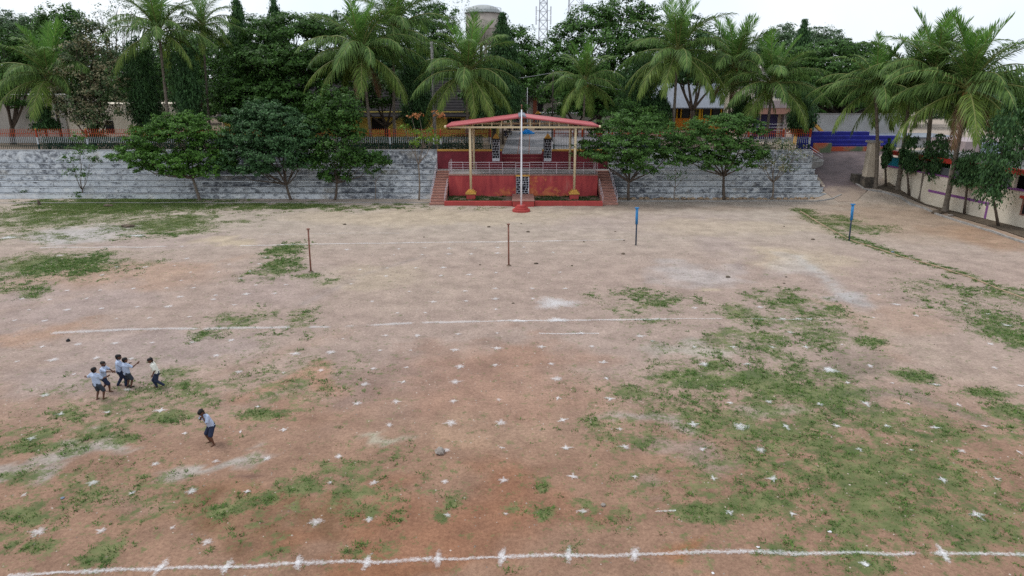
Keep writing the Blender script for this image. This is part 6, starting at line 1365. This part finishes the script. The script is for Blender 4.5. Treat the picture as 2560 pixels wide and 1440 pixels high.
def soft_fan(name, c, rfun, matn, rot, n=34, parent=field):
    vs = [(0, 0, .012)]; so_ = [.8]; fs = []
    for ring, (rr, s_) in enumerate(((.45, .58), (.9, .26), (1.5, -.3))):
        for i in range(n):
            a = 2 * math.pi * i / n; r_ = rfun(a) * rr; x = math.cos(a + rot) * r_; y = math.sin(a + rot) * r_
            vs.append((x, y, .010)); so_.append(s_)
    for i in range(n):
        j = (i + 1) % n; fs.append((0, 1 + i, 1 + j))
        for r_ in range(2): fs.append((1 + r_ * n + i, 1 + (r_ + 1) * n + i, 1 + (r_ + 1) * n + j, 1 + r_ * n + j))
    me = bpy.data.meshes.new(name); z0 = fz(c.x, c.y)
    me.from_pydata([(x, y, fz(c.x + x, c.y + y) - z0 + .022) for x, y, z in vs], [], fs); me.materials.append(M[matn])
    at_ = me.attributes.new('soft', 'FLOAT', 'POINT'); at_.data.foreach_set('value', so_)
    return link(name, me, parent, (c.x, c.y, z0))
rnd = random.Random(12)
def cross(px, py, matn):
    c = ground(px, py); s = rnd.uniform(.6, 1.2) * (.165 if c.y < 20 else .20); ph = [rnd.uniform(0, 6.28) for _ in range(3)]
    arms = [(k * math.pi / 2 + rnd.uniform(-.3, .3), rnd.uniform(.15, 1.0) * (1 if matn == 'chalk' else .6), rnd.uniform(.25, .55)) for k in range(4)]; core = rnd.uniform(.4, .75) * (1 if matn == 'chalk' else 1.25)
    def rf(a):
        v = core
        for a0, ln, wd_ in arms:
            d_ = (a - a0 + math.pi) % (2 * math.pi) - math.pi; v += ln * math.exp(-(d_ / wd_) ** 2)
        return s * v * (1 + .16 * math.sin(5 * a + ph[0]) + .12 * math.sin(9 * a + ph[1]) + .1 * math.sin(13 * a + ph[2]))
    soft_fan('chalk_cross', c, rf, matn, rnd.uniform(-.3, .3))
for p in CROSS_B: cross(*p, 'chalk')
for p in CROSS_D: cross(*p, 'chalk_dim')
for (px, py, rx, ry) in ((1388, 759, 62, 16), (1392, 800, 34, 6), (1295, 803, 30, 4), (2075, 926, 20, 9), (1853, 1066, 22, 10), (345, 590, 26, 3), (20, 595, 24, 4)):
    c = ground(px, py); ex, ey, ax, ay = ell(px, py, rx, ry); ph = rnd.uniform(0, 6)
    soft_fan('chalk_spill', c, lambda a: (1 / math.sqrt((math.cos(a) / ax) ** 2 + (math.sin(a) / ay) ** 2)) * (1 + .2 * math.sin(3 * a + ph) + .12 * math.sin(7 * a)), 'chalk_dim' if rx > 40 else 'chalk', 0, 48)
def line(pts, wd, matn, hold=0.0):
    P = [ground(*p) for p in pts]; q = []
    for a, b in zip(P[:-1], P[1:]):
        n = max(1, int((b - a).length / .12)); q += [a.lerp(b, i / n) for i in range(n)]
    q.append(P[-1]); vs = []; so_ = []; fs = []
    for i, p in enumerate(q):
        d = (q[min(i + 1, len(q) - 1)] - q[max(i - 1, 0)]).normalized(); nr = Vector((-d.y, d.x, 0)); off = (vnoise(np.array(p.x * 1.3), np.array(3.3), 5) - .5) * .08
        w_ = wd * (.6 + .9 * float(vnoise(np.array(p.x * 2.1), np.array(p.y), 8))); brk = float(fbm(np.array(p.x * .55), np.array(p.y * .3), 17, 3)) + hold; o = -.6 if brk < .30 else (0 if brk > .38 else -.6 * (.38 - brk) / .08)
        for u, s_ in ((-1.3, -.3), (-.6, .3), (0, .62), (.6, .3), (1.3, -.3)):
            z = p + nr * (u * w_ + float(off)); vs.append((z.x, z.y, fz(z.x, z.y) + .018)); so_.append(s_ + o)
    for i in range(len(q) - 1):
        for k in range(4): a = i * 5 + k; fs.append((a, a + 1, a + 6, a + 5))
    me = bpy.data.meshes.new('chalk_line'); me.from_pydata(vs, [], fs); me.materials.append(M[matn]); at_ = me.attributes.new('soft', 'FLOAT', 'POINT'); at_.data.foreach_set('value', so_)
    link('chalk_line', me, field)
line([(20,1440),(60,1438),(290,1425),(400,1419),(570,1418),(745,1409),(915,1406),(1095,1398)], .115, 'chalk', .1); line([(1095,1398),(1255,1393),(1422,1388),(1587,1385),(1720,1381),(1850,1380),(1985,1383)], .12, 'chalk', .1); line([(1985,1383),(2130,1381),(2240,1384),(2360,1385),(2570,1386)], .12, 'chalk', .12)
line([(130,834),(300,826),(450,822),(700,819),(850,816),(1000,809),(1200,803)], .26, 'chalk_dim', .08); line([(1200,803),(1300,803),(1395,801),(1500,800),(1667,798)], .17, 'chalk', .06); line([(1667,798),(1850,797),(2070,798)], .08, 'chalk_dim')
line([(100,620),(250,618),(460,617)], .24, 'chalk_dim', .1); line([(600,614),(860,609),(1130,606),(1403,602)], .21, 'chalk', .1); line([(1403,602),(1560,600)], .12, 'chalk_dim')
line([(660,586),(860,584),(1000,583)], .08, 'chalk_dim'); line([(1347,834),(1497,833)], .13, 'chalk'); line([(1640,1278),(1690,1277)], .06, 'chalk')
for px, py in ((402,1418),(568,1418),(747,1408),(917,1407),(1095,1398),(1255,1393),(1422,1388),(1587,1385),(2358,1385)):
    c = ground(px, py); s = rnd.uniform(.30, .42); ph = rnd.uniform(0, 6); sl_ = rnd.uniform(1.35, 1.75)
    soft_fan('chalk_tick', c, lambda a: s / math.sqrt((math.cos(a) / 1.0) ** 2 + (math.sin(a) / .34) ** 2) * (1 + .16 * math.sin(6 * a + ph)), 'chalk' if px != 1095 else 'chalk_dim', sl_)

# ------------------------------------------------------------------ small debris
def rock(label, px, py, s, m_='stone', name='stone', sq=(1, 1, .7), grp=None):
    b = terrain(px, py); bm = bmesh.new(); bmesh.ops.create_icosphere(bm, subdivisions=2, radius=s); rr = random.Random(px)
    for v in bm.verts: v.co = Vector((v.co.x * sq[0], v.co.y * sq[1], v.co.z * sq[2])) * (1 + rr.uniform(-.2, .15))
    me = bpy.data.meshes.new(name); bm.to_mesh(me); bm.free(); me.materials.append(M[m_]); o = link(name, me, None, (b.x, b.y, fz(b.x, b.y) + s * sq[2] * .45)); return tag(o, label, name.replace('_', ' '), grp)
rock('grey-brown stone lying alone on the orange earth near the bottom line', 1100, 1133, .17)
rock('small pale stone on the turf edge near the bottom chalk line', 1508, 1263, .07)
rock('dark ball lying on the pink earth left of the boys', 171, 854, .085, 'black_rubber', 'ball', (1, 1, 1))
rock('brown stump at the edge of the turf below the left stand', 98, 512, .22, 'bark', 'tree_stump', (.6, .6, 1.5))
rock('heap of dark rubble on the turf below the left stand', 270, 516, .35, 'soil', 'rubble_heap', (1.3, .7, .45))
rock('pile of dry brown twigs and soil left of the rusty posts', 320, 568, .42, 'soil', 'debris_pile', (1.3, .7, .4))
rock('dark soil heap at the foot of the nearest palm', 2345, 533, .5, 'soil', 'soil_heap', (1.2, .8, .35))
rock('pale broken rock beside the nearest palm', 2376, 540, .25, 'stone', 'stone', (1.2, .8, .5))
for i, (px, py) in enumerate(((1222,568),(1538,580),(1560,602),(1558,635),(1430,664),(1283,759),(1340,660),(1459,604),(1303,559),(1320,580),(1200,663),(1060,593),(862,562),(2085,858),(1960,567),(2032,599),(1965,693),(1960,708),(1820,693))):
    rock('small dark clod of earth or dung lying on the bare field', px, py, .06 + .05 * (i % 3 == 0), 'soil', 'earth_clod', (1.3, 1, .6), 'dark clods scattered on the bare earth')
n = 9000; X = rng.uniform(-30, 30, n); Y = np.sqrt(rng.uniform(140, 44 ** 2, n)); k = np.abs(X) < 3 + Y * .76; X, Y = X[k], Y[k]; n = len(X)
sz = rng.uniform(.008, .028, n) * (1 + Y / 60); Z = hz(X, Y) + (fbm(X * .35, Y * .35, 5, 3) - .5) * .10 + (fbm(X * 1.7, Y * 1.7, 9, 2) - .5) * .025
oc = np.array([(1, 0, 0), (0, 1, 0), (-1, 0, 0), (0, -1, 0), (0, 0, .8)]); vv = (np.stack([X, Y, Z], -1)[:, None] + oc[None] * sz[:, None, None] * rng.uniform(.7, 1.3, (n, 5, 3))).reshape(-1, 3)
ff = (np.array([(0, 1, 4), (1, 2, 4), (2, 3, 4), (3, 0, 4)])[None] + np.arange(n)[:, None, None] * 5).reshape(-1, 3)
M['pebble'] = leaf_mat('pebble_stone', (0.10, 0.07, 0.055), (0.50, 0.42, 0.36), 0.0)
tag(link('pebbles', np_mesh('pebbles', vv, 3, 'pebble', faces=ff)), 'tiny pebbles and crumbs of earth strewn over the field', 'pebbles', kind='stuff')
def scrap(label, px, py, s, m_):
    b = terrain(px, py); z = fz(b.x, b.y); m = MB(); rr = random.Random(px); n = 7; vs = [(b.x, b.y, z + s * .5)] + [(b.x + math.cos(i * 6.283 / n) * s * rr.uniform(.5, 1.1), b.y + math.sin(i * 6.283 / n) * s * rr.uniform(.5, 1.1), z + rr.uniform(.01, s * .4)) for i in range(n)]
    vs += [(x, y, zz - .012) for x, y, zz in vs]; k = n + 1
    fs = [(0, 1 + i, 1 + (i + 1) % n) for i in range(n)] + [(k, k + 1 + (i + 1) % n, k + 1 + i) for i in range(n)] + [(1 + i, k + 1 + i, k + 1 + (i + 1) % n, 1 + (i + 1) % n) for i in range(n)]
    m.add(vs, fs); tag(m.build('litter', m_), label, 'litter', 'litter on the field')
scrap('crumpled blue wrapper on the earth at the lower left', 155, 1246, .07, 'litter_blue'); scrap('white plastic scrap beside the darkest turf clump', 2074, 1328, .06, 'litter_white')
scrap('white paper scrap above the bottom line right of centre', 1895, 1369, .05, 'litter_white'); scrap('white scrap on the turf under the bottom chalk line', 2165, 1414, .06, 'litter_white'); scrap('blue wrapper by the kerb line at the right', 2232, 630, .14, 'litter_blue'); scrap('tiny white scrap at the lower edge right of centre', 1782, 1433, .045, 'litter_white')
# a bird above the trees
c = at(1662, 5, 80); m = MB()
m.add([c + Vector(v) for v in ((-.30, 0, .0), (.12, 0, .03), (.30, 0, .10), (.05, 0, -.04), (-.05, -.1, .03), (-.12, -.5, .16), (.06, -.1, .03), (-.05, .1, .03), (-.10, .5, .14), (.06, .1, .03), (0, 0, .06))], [(0, 3, 4), (0, 7, 3), (3, 1, 6), (3, 9, 1), (4, 5, 6), (7, 9, 8), (3, 6, 4), (3, 7, 9), (0, 4, 10), (0, 10, 7), (4, 6, 10), (6, 1, 10), (10, 1, 9), (10, 9, 7), (1, 2, 3)])
tag(m.build('bird', 'black_rubber'), 'dark bird flying in the white sky above the palms', 'bird')
